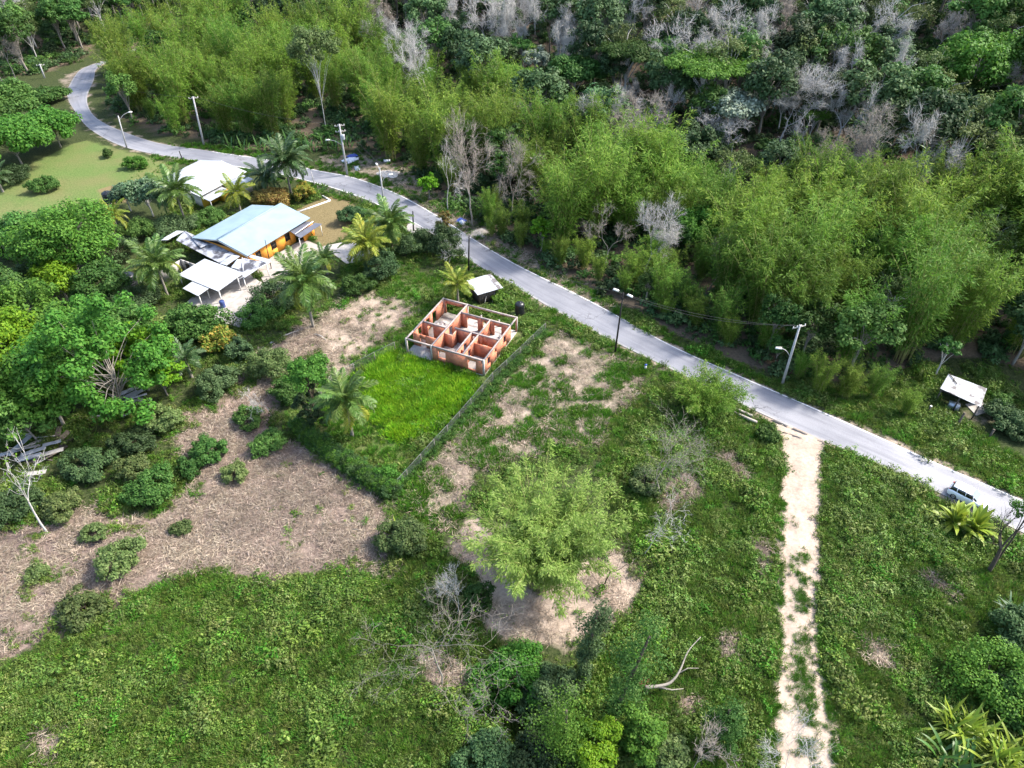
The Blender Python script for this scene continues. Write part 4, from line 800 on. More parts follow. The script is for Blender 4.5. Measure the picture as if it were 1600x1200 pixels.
P3 = pole((319, 228), (302, 151), 'tall grey power pole against the dark bamboo above the verge', r=0.2)
P4 = pole((543, 274), (530, 194), 'power pole with transformer and two crossarms on the verge', arms=2, transformer=True, r=0.2, lamps=((-2.2, -0.4, 0.72),))
P5 = pole((600, 320), (593, 262), 'forked lamp pole with two lamp heads at the road edge', arms=0, lamps=((1.4, 0.6, 0.78), (-0.5, 0.9, 1.02)))
P6 = pole((646, 361), (645, 330), 'slim black post by the mouth of the side lane', 'pole_black', arms=0, r=0.12)
P7 = pole((732, 425), (733, 368), 'thin dark pole beside the white-roofed shack', 'pole_black', arms=0, r=0.13)
P8 = pole((961, 550), (974, 457), 'slender black lamp pole on the field side of the road', 'pole_black', arms=0, r=0.12, lamps=((0.5, -0.5, 1.0), (-0.6, 0.4, 1.0)))
P9 = pole((1222, 601), (1250, 508), 'pale power pole with crossarm and small lamp in the far verge', r=0.17, lamps=((-1.3, 0.1, 0.62),))
P10 = pole((492, 290), (486, 268), 'slim grey post by the dark coconut palm at the road', arms=0, r=0.1)
P11 = pole((286, 252), (280, 236), 'thin dark stake post at the road beside the white-roofed house', 'pole_black', arms=0, r=0.12)
P12 = pole((424, 420), (414, 375), 'thin dark mast beside the orange wall', 'pole_black', arms=0, r=0.07)
def wire(a, b, sag, label, off=(0, 0)):
    A, B = np.array(a['top']), np.array(b['top']) ; A = A + np.array([off[0], off[1], -0.15]); B = B + np.array([off[0], off[1], -0.15])
    t = np.linspace(0, 1, 15); P = A + (B - A) * t[:, None]; P[:, 2] -= sag * 4 * t * (1 - t)
    o = MB().tube(P, 0.022, 4).build('power_line', 'wire', None); tag(o, label, 'wire')
wire(P3, P4, 1.0, 'power line from the tall grey pole to the transformer pole', (0.6, 0.2)); wire(P4, P7, 1.3, 'power line from the transformer pole to the thin dark pole by the shack', (0.3, 0))
wire(P1, P3, 1.5, 'power line from the pole beyond the bend to the tall grey pole', (-0.5, 0)); wire(P7, P8, 1.2, 'power line from the thin dark pole to the slender black lamp pole'); wire(P8, P9, 1.0, 'power line from the slender black lamp pole to the pale power pole')
wire(P4, P5, 0.7, 'service line from the transformer pole to the forked lamp pole', (-0.3, 0)); wire(P5, P7, 0.9, 'service line from the forked lamp pole to the thin dark pole'); wire(P9, P8, 1.4, 'second lower line between the pale power pole and the lamp pole', (-0.5, 0.2))

# ------------------------------------------------------------------ fences
def fence(pts, label, h=1.7, gap=3.0, seed=1, dens=0.28):
    P = [at(*q) for q in pts]; t = thing('wire_fence', label, 'fence', P[0], 0); o = P[0]; k = 0; g = np.random.default_rng(seed)
    for A, B in zip(P[:-1], P[1:]):
        L = np.linalg.norm(B - A); n = max(1, int(round(L / gap))); prev = None
        for i in range(n + 1):
            q = A + (B - A) * i / n; q[2] = float(hz(q[0], q[1])); q = q - o
            if i < n or B is P[-1]: MB().tube([q - (0, 0, 0.2), q + np.array([*g.normal(0, 0.03, 2), h])], 0.045, 6).build('post', 'bark_grey', t)
            if prev is not None:
                d = q - prev; m = MB(); c = int(L / n / dens) + 1; A0, A1 = [], []
                for j in range(-int(h / dens), c + int(h / dens)):
                    for s in (1, -1):
                        x0_, x1_ = j * dens, j * dens + s * h; Lb = np.linalg.norm(d); z0_, z1_ = 0.0, h
                        if s == 1:
                            if x0_ < 0: z0_ -= x0_; x0_ = 0
                            if x1_ > Lb: z1_ -= x1_ - Lb; x1_ = Lb
                        else:
                            if x0_ > Lb: z0_ += x0_ - Lb; x0_ = Lb
                            if x1_ < 0: z1_ += x1_; x1_ = 0
                        if z1_ - z0_ > 0.05: A0.append(prev + d * x0_ / Lb + (0, 0, z0_)); A1.append(prev + d * x1_ / Lb + (0, 0, z1_))
                m.segs(A0, A1, np.full(len(A0), 0.008), np.full(len(A0), 0.008), 3); mo = m.build('wire_mesh', 'fence_wire', t); mo['kind'] = 'stuff'
                MB().tube([prev + (0, 0, h), q + (0, 0, h)], 0.025, 5).build('top_rail', 'fence_wire', t)
            prev = q
    return t
fence([(852, 520), (770, 598), (700, 680), (614, 775)], 'grey chain-link fence between the bright grass lot and the tufted clearing')
fence([(614, 775), (540, 728), (468, 672)], 'vine-smothered chain-link fence between the lot and the dry straw field', 1.5)
fence([(468, 672), (520, 600), (618, 548)], 'faint chain-link fence at the back of the bright grass lot', 1.5)
fence([(497, 298), (548, 312), (585, 325)], 'low wire fence between the brown yard and the road', 1.2)
yk = thing('yard_kerb', 'thin white kerb around the brown yard of the orange house', 'kerb', at(465, 333)); 
yp = [at(462, 334), at(516, 314), at(504, 307)]
for a, b in zip(yp[:-1], yp[1:]):
    d = b - a; MB().box((a + b) / 2 - yp[0] + np.array([0, 0, 0.1]) + (at(465, 333) * 0) + (yp[0] - at(465, 333)), (np.linalg.norm(d[:2]), 0.2, 0.3), math.atan2(d[1], d[0])).build('kerb_stone', 'white_paint', yk)
for px, py in ((548, 330), (546, 338), (547, 346)):
    b0 = at(px, py); m = MB().tube([b0 - (0, 0, 0.1), b0 + (0, 0, 1.1)], 0.1, 6); o = m.build('fence_stake', 'white_paint'); tag(o, 'white stake at the corner of the brown yard beside dark shrub', 'post', 'white yard stakes')
# concrete drain beams at the road
for i, (a, b) in enumerate((((1140, 637), (1175, 652)), ((1146, 646), (1182, 662)))):
    A, B = at(*a), at(*b); d = B - A; o = MB().box((A + B) / 2 + (0, 0, 0.15), (np.linalg.norm(d[:2]), 0.25, 0.4), math.atan2(d[1], d[0])).build('drain_wall', 'concrete_pale'); tag(o, ('concrete drain wall on the road side of the ditch by the bamboo bush', 'concrete drain wall on the field side of the ditch by the bamboo bush')[i], 'drain')
b0 = at(1008, 578); t = thing('marker_post', 'small white and blue marker post in grass by the road', 'post', b0); MB().box((0, 0, 0.4), (0.25, 0.12, 0.8)).build('shaft', 'white_paint', t); MB().box((0, 0, 0.85), (0.3, 0.16, 0.2)).build('cap', 'blue_tarp', t)

# ------------------------------------------------------------------ litter, drums, sheets
def crumple(name, label, cat, P, sx, sy, h, mat, seed):
    g = np.random.default_rng(seed); n = 9; x, y = np.meshgrid(np.linspace(-1, 1, n), np.linspace(-1, 1, n), indexing='ij'); r = np.maximum(abs(x), abs(y))
    z = h * (1 - r ** 2) * g.uniform(0.4, 1.2, x.shape) + 0.02; x = x * sx * (1 + g.normal(0, 0.12, x.shape)); y = y * sy * (1 + g.normal(0, 0.12, y.shape))
    G = np.stack([x, y, z], -1); m = MB().grid(G)
    for E_ in (G[0], G[-1], G[:, 0], G[:, -1]): m.grid(np.stack([E_, E_ * np.array([1, 1, 0]) - (0, 0, 0.05)], 1))
    o = m.build(name, mat); o.location = tuple(P); o.rotation_euler[2] = g.uniform(0, 3); return tag(o, label, cat)
crumple('tarp', 'crumpled white sheeting under blue tarp by the transformer pole', 'tarp', at(547, 250), 1.8, 1.2, 0.4, 'white_tarp', 1)
crumple('tarp', 'blue tarp heaped on white sheeting by the transformer pole', 'tarp', at(551, 246) + (0, 0, 0.32), 1.0, 0.7, 0.35, 'blue_tarp', 2)
crumple('rubbish_bag', 'pale torn rubbish bag on bare ground near blue tarp', 'rubbish', at(558, 263), 0.9, 0.5, 0.4, 'white_tarp', 3)
crumple('rubbish_bag', 'bluish rubbish heap at the roadside under the bare trees', 'rubbish', at(721, 346), 1.0, 0.7, 0.6, 'blue_tarp', 4)
crumple('rubbish_bag', 'white rubbish lying against the bluish heap at the roadside', 'rubbish', at(722, 349), 0.6, 0.5, 0.7, 'white_tarp', 5)
heap('gravel_pile', 'pale gravel heap on the clearing by the forked lamp pole', 'gravel pile', at(607, 272), 2.1, 0.5, 'sand_pile', 8)
heap('gravel_pile', 'white gravel spill on the verge near the bluish rubbish', 'gravel pile', at(748, 364), 1.6, 0.3, 'concrete_pale', 9, sx=1.5)
for px, py, mt, lb, rz in ((605, 254, 'galvanised', 'pale metal drum lying on the bare clearing', 0.1), (612, 243, 'rubble', 'old grey drum lying in shade at the forest edge', 0.3)):
    t = thing('drum', lb, 'drum', at(px, py), rz); o = MB().lathe([(0, -0.5), (0.33, -0.5), (0.34, -0.2), (0.32, -0.18), (0.34, -0.16), (0.34, 0.16), (0.32, 0.18), (0.34, 0.2), (0.33, 0.5), (0, 0.5)], 18).build('barrel', mt, t); o.rotation_euler = (0, math.pi / 2, 0); o.location = (0, 0, 0.33); o.scale = (1, 1, 1.3)
    for s_ in (-1, 1): r_ = MB().lathe([(0.30, 0.0), (0.36, 0.0), (0.36, 0.05), (0.30, 0.05)], 18).build('rim', 'galvanised', t); r_.rotation_euler = (0, math.pi / 2, 0); r_.location = (0.62 * s_, 0, 0.33)
bd = thing('drum', 'dark blue drum standing at the end of the carport', 'drum', at(349, 480)); MB().lathe([(0, 0), (0.36, 0), (0.38, 0.1), (0.38, 0.45), (0.36, 0.5), (0.38, 0.55), (0.38, 1.0), (0.34, 1.08), (0, 1.08)], 18).build('barrel', 'blue_drum', bd); MB().lathe([(0.3, 1.08), (0.36, 1.08), (0.36, 1.13), (0.3, 1.13)], 16).build('rim', 'blue_drum', bd)
def sheets(cx, cy, n, spread, seed, label, mats, Ls=(1.6, 3.4), rz=0.5, group=None):
    g = np.random.default_rng(seed); P = at(cx, cy); t = thing('scrap_pile', label, 'scrap', P, rz)
    for i in range(n):
        L = g.uniform(*Ls); w = g.uniform(0.12, 0.75); z = 0.06 + i * 0.055; m = MB()
        if w > 0.35: m.sheet((-w / 2, -L / 2, 0), (w / 2, -L / 2, 0), (w / 2, L / 2, 0), (-w / 2, L / 2, 0), 5, 0.025, 0.02)
        else: m.box((0, 0, 0), (0.14, L, 0.07))
        o = m.build('sheet' if w > 0.35 else 'board', mats[int(g.integers(len(mats)))], t); o.location = (g.normal(0, spread[0]), g.normal(0, spread[1]), z); o.rotation_euler = (g.normal(0, 0.06), g.normal(0, 0.06), g.normal(0, 0.3))
sheets(212, 632, 14, (1.6, 0.7), 1, 'pile of galvanised sheets and boards under the spreading bright tree', ['galvanised', 'white_metal', 'grey_timber'], rz=-0.9)
sheets(165, 640, 7, (0.5, 0.8), 2, 'long pale boards leaning beside the trunk under the spreading tree', ['grey_timber', 'galvanised'], (2.5, 4), rz=-0.8)
sheets(55, 712, 22, (1.8, 1.2), 3, 'tangled heap of old grey boards under dark trees by the white-branched tree', ['grey_timber', 'old_timber', 'galvanised'], (1.5, 3.5), rz=-0.9)
sheets(95, 690, 10, (1.0, 0.8), 4, 'scattered grey offcuts in shade between the board heap and shrubs', ['grey_timber', 'old_timber'], (1, 2), rz=-0.3)
for px, py, L, rz, lb in ((445, 527, 4.5, 0.75, 'pale fallen branch across bare soil under the palms'), (500, 527, 2.2, -0.6, 'short grey log on straw litter near bare soil')):
    P = at(px, py); o = MB().tube([(-L / 2, 0, 0.12), (0, 0.2, 0.16), (L / 2, 0, 0.12)], [0.12, 0.09, 0.05], 6).build('fallen_log', 'bark_pale'); o.location = tuple(P); o.rotation_euler[2] = rz; tag(o, lb, 'log')

# ------------------------------------------------------------------ coconut palms: every frond its own part
def m_frond(name, seed, mat, droop, L=4.5, nl=54, ll=1.0, lw=0.14):
    g = np.random.default_rng(seed); t = np.linspace(0, 1, 14); ang = -droop * t ** 1.6
    dx = np.cos(ang); dz = np.sin(ang); P = np.c_[np.cumsum(dx), 0.05 * np.sin(3 * t + seed), np.cumsum(dz)]; P -= P[0]; P *= L / 13.0; P[:, 1] = 0.12 * np.sin(2.5 * t + seed)
    m = MB(); m.tube(P, np.linspace(0.055, 0.012, 14), 4, cap=False)
    u = np.linspace(0.13, 1.0, nl); C = np.stack([np.interp(u, t, P[:, q]) for q in range(3)], -1); tg = unit(np.stack([np.interp(u, t, np.gradient(P[:, q])) for q in range(3)], -1))
    for s in (-1, 1):
        side = np.array([0, s, 0.0]); le = ll * (np.sin(np.clip(u * 0.92 + 0.1, 0, 1) * math.pi) ** 0.5 * 0.85 + 0.22) * g.uniform(0.8, 1.15, nl)
        D = unit(side + tg * (0.35 + 0.6 * u[:, None]) + np.array([0, 0, -0.45]) + g.normal(0, 0.14, (nl, 3))); N = unit(np.array([0, 0, 1.0]) + side * -0.3 + g.normal(0, 0.25, (nl, 3)))
        m.leaves(C, D, N, le, lw)
    return m.mesh(name, mat)
FR = {}
for key, mt in (('g', 'palm_leaf'), ('y', 'palm_yellow'), ('d', 'palm_dark')):
    FR[key] = [m_frond('frond', 20 + i, mt, d) for i, d in enumerate((0.75, 1.15, 1.6))]
def palm(base, crown_py, L, label, key='g', n=22, seed=0, lean=(0, 0), tr=0.16):
    g = np.random.default_rng(seed + 900); P = at(*base); n = int(n * 1.35); h = max(1.0, hgt(P, crown_py)); t = thing('coconut_palm', label, 'palm tree', P, 0)
    top = np.array([lean[0], lean[1], h]); pth = catmull([(0, 0, -0.2), top * np.array([0.35, 0.35, 0.5]), top], 6); MB().tube(pth, np.linspace(tr * 1.4, tr * 0.8, len(pth)), 8).build('trunk', 'bark_grey', t, True)
    for i in range(n):
        f = (i + 0.5) / n; el = math.radians(78 - 98 * f + g.normal(0, 6)); me = FR['y' if (key == 'g' and f > 0.8 and g.random() < 0.5) else key][0 if f < 0.3 else (1 if f < 0.7 else 2)]
        o = link('frond', me, t, top + (0, 0, 0.05)); o.rotation_euler = (g.normal(0, 0.25), -el, i * 2.39996 + g.normal(0, 0.15)); o.scale = (L / 4.5 * g.uniform(0.85, 1.1),) * 3
    if key != 'y':
        for i in range(5): a = i * 1.26; MB().lathe([(0, -0.13), (0.09, -0.08), (0.11, 0), (0.08, 0.08), (0, 0.12)], 8, top + np.array([0.25 * math.cos(a), 0.25 * math.sin(a), -0.2])).build('coconut', 'rachis', t, True)
    TAKEN.append((P[0], P[1])); return t
palm((455, 303), 252, 5.4, 'tall dark green coconut palm between the road and the crotons', 'd', 26, 1)
palm((420, 300), 275, 4.2, 'shorter dark coconut palm crowding the tall dark one', 'd', 18, 2)
palm((290, 348), 298, 4.8, 'coconut palm with drooping fronds in front of the white metal roof', 'g', 20, 3)
palm((262, 462), 412, 4.6, 'coconut palm with arching fronds beside the carport roof', 'g', 22, 4)
palm((490, 512), 438, 5.0, 'large coconut palm with dark trunk below the concrete drive', 'g', 26, 5)
palm((578, 420), 380, 4.6, 'yellowing coconut palm nearer the lane, in front of its pair', 'y', 22, 6)
palm((612, 388), 348, 4.6, 'green coconut palm at the road behind the yellowing one', 'g', 24, 7)
palm((716, 476), 443, 3.3, 'young yellow coconut palm behind the clay-block house', 'y', 16, 8)
palm((551, 682), 625, 4.3, 'coconut palm inside the chain-link lot above straw mulch', 'g', 20, 9)
palm((376, 330), 300, 3.6, 'light yellow-green palm between the two pale roofs', 'y', 16, 10)
palm((190, 372), 336, 3.4, 'small yellow palm below the two black water tanks', 'y', 14, 11)
palm((512, 428), 404, 2.6, 'small green palm beside the drive of the orange house', 'g', 16, 12)
palm((300, 590), 560, 3.0, 'low dull palm between croton bush and round dark shrub', 'd', 14, 13)
palm((15, 405), 372, 3.2, 'dark young palm in the shade behind the tall dense tree', 'd', 14, 14)
palm((5, 300), 275, 3.2, 'dark palm clump at the lawn edge under the broad bright trees', 'd', 14, 15)

# ------------------------------------------------------------------ single trees and shrubs, each its own mesh
_sd = [1000]; KEEP = []
def keep_clear(P, z, R):
    q = np.array([P[0], P[1], P[2] + z]); a, b = pix(q); KEEP.append((float(a), float(b), R * FPX / math.dist(q, (0, 0, CAMH)), P[1]))
def crown_h(he, R, zc, rz, k=0.75):
    """the photo looks down on crowns, so the top row of a crown is its far rim: solve for the true height"""
    lo, hi = 1.2, 40.0
    for _ in range(30):
        m_ = (lo + hi) / 2
        if m_ * zc + math.hypot(rz * m_, k * R) > he: hi = m_
        else: lo = m_
    return max(lo, R * 0.55)
def leafy(base, top_py, R, label, leaf, bark='bark_grey', name='broadleaf_tree', cat='tree', dens=1.0, L=0.42, Wd=0.26, low=-0.35, zc=0.64, rz=0.36, cr=None, flat_=0.7, tr=None, group=None, H=None, stems=1, lobes=0.25):
    _sd[0] += 1; P = at(*base); H = H or crown_h(hgt(P, top_py), R, zc, rz); cr = cr or max(0.35, R * 0.24); nc = int(58 * dens)
    if base[1] < 440 and base[0] > 430 and cat == 'tree': keep_clear(P, H * zc, R)
    area = 4 * math.pi * R * (H * rz + R) / 2
    nl = int(np.clip(area * 2.6 * dens / (L * Wd * 0.5) / nc, 25, 190))
    k = m_leafy(name, _sd[0], leaf, bark, H, max(0.2, R - cr * 0.7), H * zc, H * rz - cr * 0.2, nc, nl, L, Wd, cr, low, flat_, tr or max(0.05, H * 0.022), lobes, stems)
    return plant(name, label, cat, P, [('crown' if cat == 'tree' else 'foliage', k[0]), ('trunk' if cat == 'tree' else 'stems', k[1])], group=group)
def shrub(base, H, R, label, leaf, bark='bark_dark', name='shrub', L=0.24, Wd=0.15, dens=1.0, group=None, **k):
    return leafy(base, 0, R, label, leaf, bark, name, 'shrub', dens, L, Wd, low=-0.6, zc=0.5, rz=0.5, H=H, stems=4, group=group, **k)
leafy((128, 438), 285, 7.6, 'tall dense bright green tree between the lawn and the small lime tree', 'bright_leaf', dens=1.7, H=12.5, zc=0.58, rz=0.42, low=-0.6)
leafy((108, 470), 395, 4.0, 'small lime green tree under the tall dense bright tree', 'lime_leaf')
leafy((145, 610), 480, 6.2, 'bright green tree filling the middle of the grove above the scrap', 'bright_leaf', dens=1.3)
leafy((170, 470), 400, 4.6, 'mid green tree between the tall dense tree and the arching palm', 'mid_leaf', dens=1.1)
leafy((160, 560), 455, 5.4, 'full bright tree between the small lime tree and the grove', 'bright_leaf', dens=1.3)
leafy((10, 500), 400, 5.6, 'deep green tree beside the small lime tree and dark bushes', 'mid_leaf', dens=1.2)
leafy((60, 400), 320, 5.0, 'shaded green tree behind the tall dense tree at the lawn', 'mid_leaf', dens=1.1)
leafy((215, 560), 470, 3.6, 'leafy green tree between the arching palm and the grove', 'mid_leaf', dens=1.0)
leafy((55, 560), 432, 5.8, 'vivid tree at the back of the grove below the dark bushes', 'bright_leaf', dens=1.2)
leafy((232, 610), 500, 4.4, 'bright tree on the flank of the grove near the croton', 'lime_leaf', dens=1.0)
leafy((35, 615), 425, 6.2, 'bright green tree in the grove behind the board heap', 'lime_leaf', dens=1.6, H=12, zc=0.58, rz=0.42, low=-0.6)
leafy((192, 650), 455, 7.6, 'spreading bright green tree with forked pale trunk above galvanised sheets', 'bright_leaf', 'bark_grey', dens=1.8, cr=1.3, stems=2, zc=0.5, rz=0.46, low=-0.75, tr=0.17)
leafy((100, 665), 540, 5.6, 'bright green tree with low crown between the spreading tree and the grove edge', 'bright_leaf', dens=1.2)
leafy((-12, 705), 560, 5.4, 'dark green tree at the board heap under the grove', 'mid_leaf', dens=1.2)
leafy((262, 618), 560, 2.6, 'small bright tree at the skirt of the spreading tree', 'lime_leaf', dens=0.7)
leafy((60, 690), 610, 4.4, 'dull green tree in the shade above the board heap', 'mid_leaf')
leafy((38, 262), 170, 8.0, 'broad bright green tree at the lawn edge beyond the grove', 'bright_leaf', H=9.5, dens=1.5, L=0.55, Wd=0.32)
leafy((95, 230), 165, 6.0, 'rounded green tree between the lawn and the road bend', 'bright_leaf', H=7.5, dens=1.2, L=0.55, Wd=0.32)
leafy((-30, 235), 130, 8.0, 'dark leafy tree beside the broad tree beyond the lawn', 'mid_leaf', H=11, dens=1.3, L=0.55, Wd=0.32)
leafy((30, 205), 128, 7.0, 'green tree behind the broad lawn-edge tree', 'mid_leaf', H=10, dens=1.2, L=0.55, Wd=0.32)
leafy((75, 160), 128, 5.2, 'green bush tree at the outside of the road bend', 'mid_leaf', dens=1.0, L=0.55, Wd=0.32)
leafy((240, 338), 270, 4.0, 'grey-green tree with blotched leaves beside the white-roofed house', 'blue_leaf', 'bark_pale')
leafy((205, 330), 280, 3.0, 'dull green garden tree next to the two black tanks', 'blue_leaf', 'bark_pale', dens=0.8)
leafy((498, 655), 555, 3.1, 'flat-topped bright green tree over a dark vine-hung trunk', 'bright_leaf', 'bark_dark', zc=0.86, rz=0.13, low=-0.15, flat_=0.5, dens=0.9, L=0.32, Wd=0.18)
leafy((492, 672), 600, 1.7, 'dark vine column hanging under the flat-topped tree', 'dark_leaf', 'bark_dark', name='vine_column', zc=0.5, rz=0.5, low=-0.9, dens=0.8, L=0.28, Wd=0.18)
leafy((845, 392), 335, 2.2, 'small vivid green tree at the foot of the bamboo', 'lime_leaf', dens=0.7)
leafy((1075, 395), 310, 5.0, 'fresh green tree standing up through the bamboo thicket', 'bright_leaf', dens=1.1, L=0.5, Wd=0.28)
leafy((672, 312), 268, 2.0, 'small bright leafy sapling at the shaded forest edge', 'lime_leaf', dens=0.7)
leafy((895, 165), 68, 6.5, 'domed green tree with pale ribs deep in the forest', 'mid_leaf', 'bark_pale', dens=1.2, L=0.6, Wd=0.3, zc=0.72, rz=0.26)
leafy((1072, 285), 180, 6.0, 'dark green round tree below the bare silver tree', 'dark_leaf', dens=1.2, L=0.6, Wd=0.36)
leafy((1508, 160), 22, 9.0, 'large domed green tree beyond the wild banana plants', 'bright_leaf', 'bark_pale', dens=1.5, L=0.65, Wd=0.36)
leafy((1090, 205), 45, 8.5, 'flat umbrella-crowned bright tree on pale forked limbs', 'bright_leaf', 'bark_pale', zc=0.9, rz=0.08, low=-0.1, flat_=0.4, dens=1.2, L=0.55, Wd=0.25)
leafy((975, 160), 35, 7.0, 'flat-layered green tree beside the umbrella-crowned one', 'mid_leaf', 'bark_pale', zc=0.86, rz=0.12, low=-0.1, flat_=0.4, dens=1.1, L=0.55, Wd=0.26)
leafy((1135, 240), 120, 6.5, 'silvery leaved tree over a fan of white branches', 'silver_leaf', 'bark_pale', zc=0.84, rz=0.14, low=0.0, dens=0.9, L=0.6, Wd=0.4)
leafy((835, 148), 62, 4.2, 'pale leaved slender tree with white trunk beside the domed ribbed tree', 'silver_leaf', 'bark_pale', dens=0.5, zc=0.8, rz=0.2, L=0.5, Wd=0.3)
leafy((510, 205), 25, 6.0, 'leaning thin-trunked tree with sparse yellow-green crown over dark gap', 'olive_leaf', 'bark_pale', dens=0.8, zc=0.8, rz=0.22, L=0.45, Wd=0.24, tr=0.11)
leafy((1460, 590), 525, 1.8, 'slim sapling with tufted crown beside the open shed', 'mid_leaf', 'bark_pale', zc=0.85, rz=0.15, dens=0.4)
for px, py, H, R, lb, mt in (
    (695, 398, 4.6, 4.2, 'large dark round bush at the road above the clay-block house', 'dark_leaf'), (648, 395, 3.6, 3.2, 'dark shrub with light green sprigs behind the twin palms', 'dark_leaf'),
    (597, 432, 4.0, 3.4, 'dark shrub under the yellowing palm', 'dark_leaf'), (560, 455, 2.8, 2.5, 'compact green round shrub at the corner of the bare soil', 'mid_leaf'),
    (438, 480, 4.5, 4.6, 'dense dull green thicket beside the large palm', 'dark_leaf'), (410, 500, 3.2, 3.0, 'lower green thicket against the worn paving', 'mid_leaf'), (550, 345, 2.6, 2.6, 'dark green shrub at the corner of the brown yard', 'dark_leaf'),
    (275, 365, 3.0, 4.2, 'dark hedge-like bush behind the orange house', 'dark_leaf'), (330, 350, 2.6, 3.0, 'dark leafy bush between palm and lean-to roof', 'mid_leaf'), (220, 372, 3.2, 3.4, 'loose green bush beside the lean-to roof', 'mid_leaf'), (180, 405, 4.0, 4.0, 'shaded dark shrub beside the tall dense tree', 'dark_leaf'),
    (340, 612, 3.3, 2.9, 'round dark shrub above the pinkish dry field', 'dark_leaf'), (378, 560, 3.0, 2.1, 'upright dark shrub next to the croton bush', 'dark_leaf'), (425, 585, 3.6, 3.2, 'brownish green shrub at the edge of the straw litter', 'olive_leaf'),
    (262, 668, 3.0, 2.2, 'greyish shrub at the end of the galvanised sheets', 'olive_leaf'), (190, 885, 2.6, 2.5, 'isolated dark green shrub with yellow top on dry brush', 'olive_leaf'), (132, 960, 2.0, 2.3, 'olive shrub where dry brush meets the weed field', 'olive_leaf'),
    (630, 850, 3.0, 2.6, 'rounded bush with long straps at the fence corner', 'olive_leaf'), (240, 775, 3.2, 2.9, 'loose twiggy green bush in the dry brush', 'mid_leaf'), (215, 745, 2.4, 2.2, 'smaller thin bush behind the loose twiggy one', 'olive_leaf'), (330, 715, 2.6, 2.2, 'leafy weed bush at the top of the dry field', 'mid_leaf'), (300, 740, 2.0, 1.5, 'spindly bush between leafy weeds on the dry field', 'mid_leaf'), (105, 800, 2.4, 2.2, 'weedy bush behind the white-branched tree', 'olive_leaf'), (30, 800, 2.6, 3.0, 'dark bush beside the white-branched tree', 'dark_leaf'), (140, 735, 2.4, 3.0, 'dark shrub row under the grove edge', 'dark_leaf'), (210, 700, 2.2, 2.6, 'shaded shrub below the long pale boards', 'dark_leaf'),
    (608, 755, 2.2, 1.7, 'leafy green vine mound at the corner of the chain-link fence', 'bright_leaf'), (800, 1070, 4.0, 3.4, 'bright-topped bush above the deep shaded hollow', 'bright_leaf'), (845, 1120, 3.0, 3.0, 'dark bush inside the shaded hollow', 'dark_leaf'),
    (1545, 1075, 4.0, 4.4, 'broad leafy green bush beside the strap-leaved plants', 'bright_leaf'), (1600, 1110, 3.6, 3.4, 'deep green bush behind the lower strap-leaved plants', 'mid_leaf'), (1590, 1000, 2.6, 3.0, 'dark bush behind the silver strap-leaved plant', 'dark_leaf'), (170, 245, 1.6, 1.3, 'tiny shrub on the lawn under the lamp pole', 'mid_leaf'), (215, 262, 2.2, 2.4, 'low bright shrub on the lawn at the road bend', 'bright_leaf'), (70, 298, 2.6, 3.0, 'loose shrub on the lawn beside the broad bright trees', 'mid_leaf'), (20, 285, 3.0, 4.0, 'dark shrub bank at the lawn edge', 'dark_leaf'), (30, 390, 3.2, 4.2, 'shaded bush row under the tall dense tree', 'dark_leaf'), (60, 440, 3.6, 4.0, 'dark bush beside the small lime tree', 'dark_leaf'), (210, 480, 3.2, 4.2, 'dark undergrowth bush under the arching palm', 'dark_leaf'),
    (780, 470, 1.4, 1.6, 'low leafy weed bush between the shack and the road', 'bright_leaf'), (1570, 665, 2.4, 2.8, 'dark clipped-looking bush at the shed yard', 'dark_leaf'), (1558, 640, 2.6, 1.3, 'vine-covered post bush beside the shed', 'mid_leaf'), (1010, 760, 2.0, 2.2, 'grey twiggy weed bush at the fallen-leaf patch', 'olive_leaf'), (1600, 680, 2.2, 2.5, 'dark roadside bush beyond the shed', 'dark_leaf'), (1200, 682, 1.2, 1.6, 'low dark weed mound at the mouth of the dirt track', 'mid_leaf'), (455, 620, 2.2, 2.6, 'dark weedy bush beside the vine column', 'mid_leaf'),
    (862, 1095, 4.2, 2.4, 'dark upright bush at the edge of the shaded hollow', 'dark_leaf'), (925, 1185, 4.6, 2.3, 'tall bright vine mound beside the stout stump', 'lime_leaf'), (1000, 1165, 3.8, 2.3, 'green tangled bush at the foot of the leaning vine trunk', 'bright_leaf'), (835, 1205, 3.4, 2.8, 'deep green bush in the bottom of the hollow', 'dark_leaf'), (1045, 1195, 2.6, 2.0, 'olive weed bush near the bare twigs', 'olive_leaf'), (760, 1190, 2.8, 2.4, 'dark bush on the weed field side of the hollow', 'dark_leaf'), (700, 935, 2.2, 2.0, 'olive bush behind the sprawling pale tree', 'olive_leaf'), (745, 945, 2.4, 1.8, 'green scrub bush at the rim of the tan ground', 'mid_leaf'),
    (150, 838, 1.3, 1.5, 'thin low scrub on dry brush by the white forked tree', 'olive_leaf'), (285, 830, 1.0, 1.2, 'small scrub tuft alone on the dry brush', 'olive_leaf'), (370, 745, 1.6, 1.7, 'grey-green scrub near the leafy weed bush', 'olive_leaf'), (420, 700, 1.8, 2.2, 'green scrub where the dry field meets the vine fence', 'mid_leaf'), (60, 900, 1.0, 1.3, 'flat scrub patch on dry brush near the olive shrub', 'olive_leaf'), (390, 660, 1.8, 2.0, 'tangled scrub below the brownish green shrub', 'mid_leaf')):
    shrub((px, py), H, R, lb, mt)
shrub((432, 318), 2.6, 3.4, 'rusty brown and yellow croton hedge beside the dark palms', 'croton_leaf', L=0.3)
shrub((408, 318), 2.2, 2.2, 'smaller russet croton at the end of the rusty hedge', 'croton_leaf', L=0.3)
shrub((476, 312), 3.0, 2.4, 'yellow-green croton bush with orange tips near the road', 'croton_yellow', L=0.3)
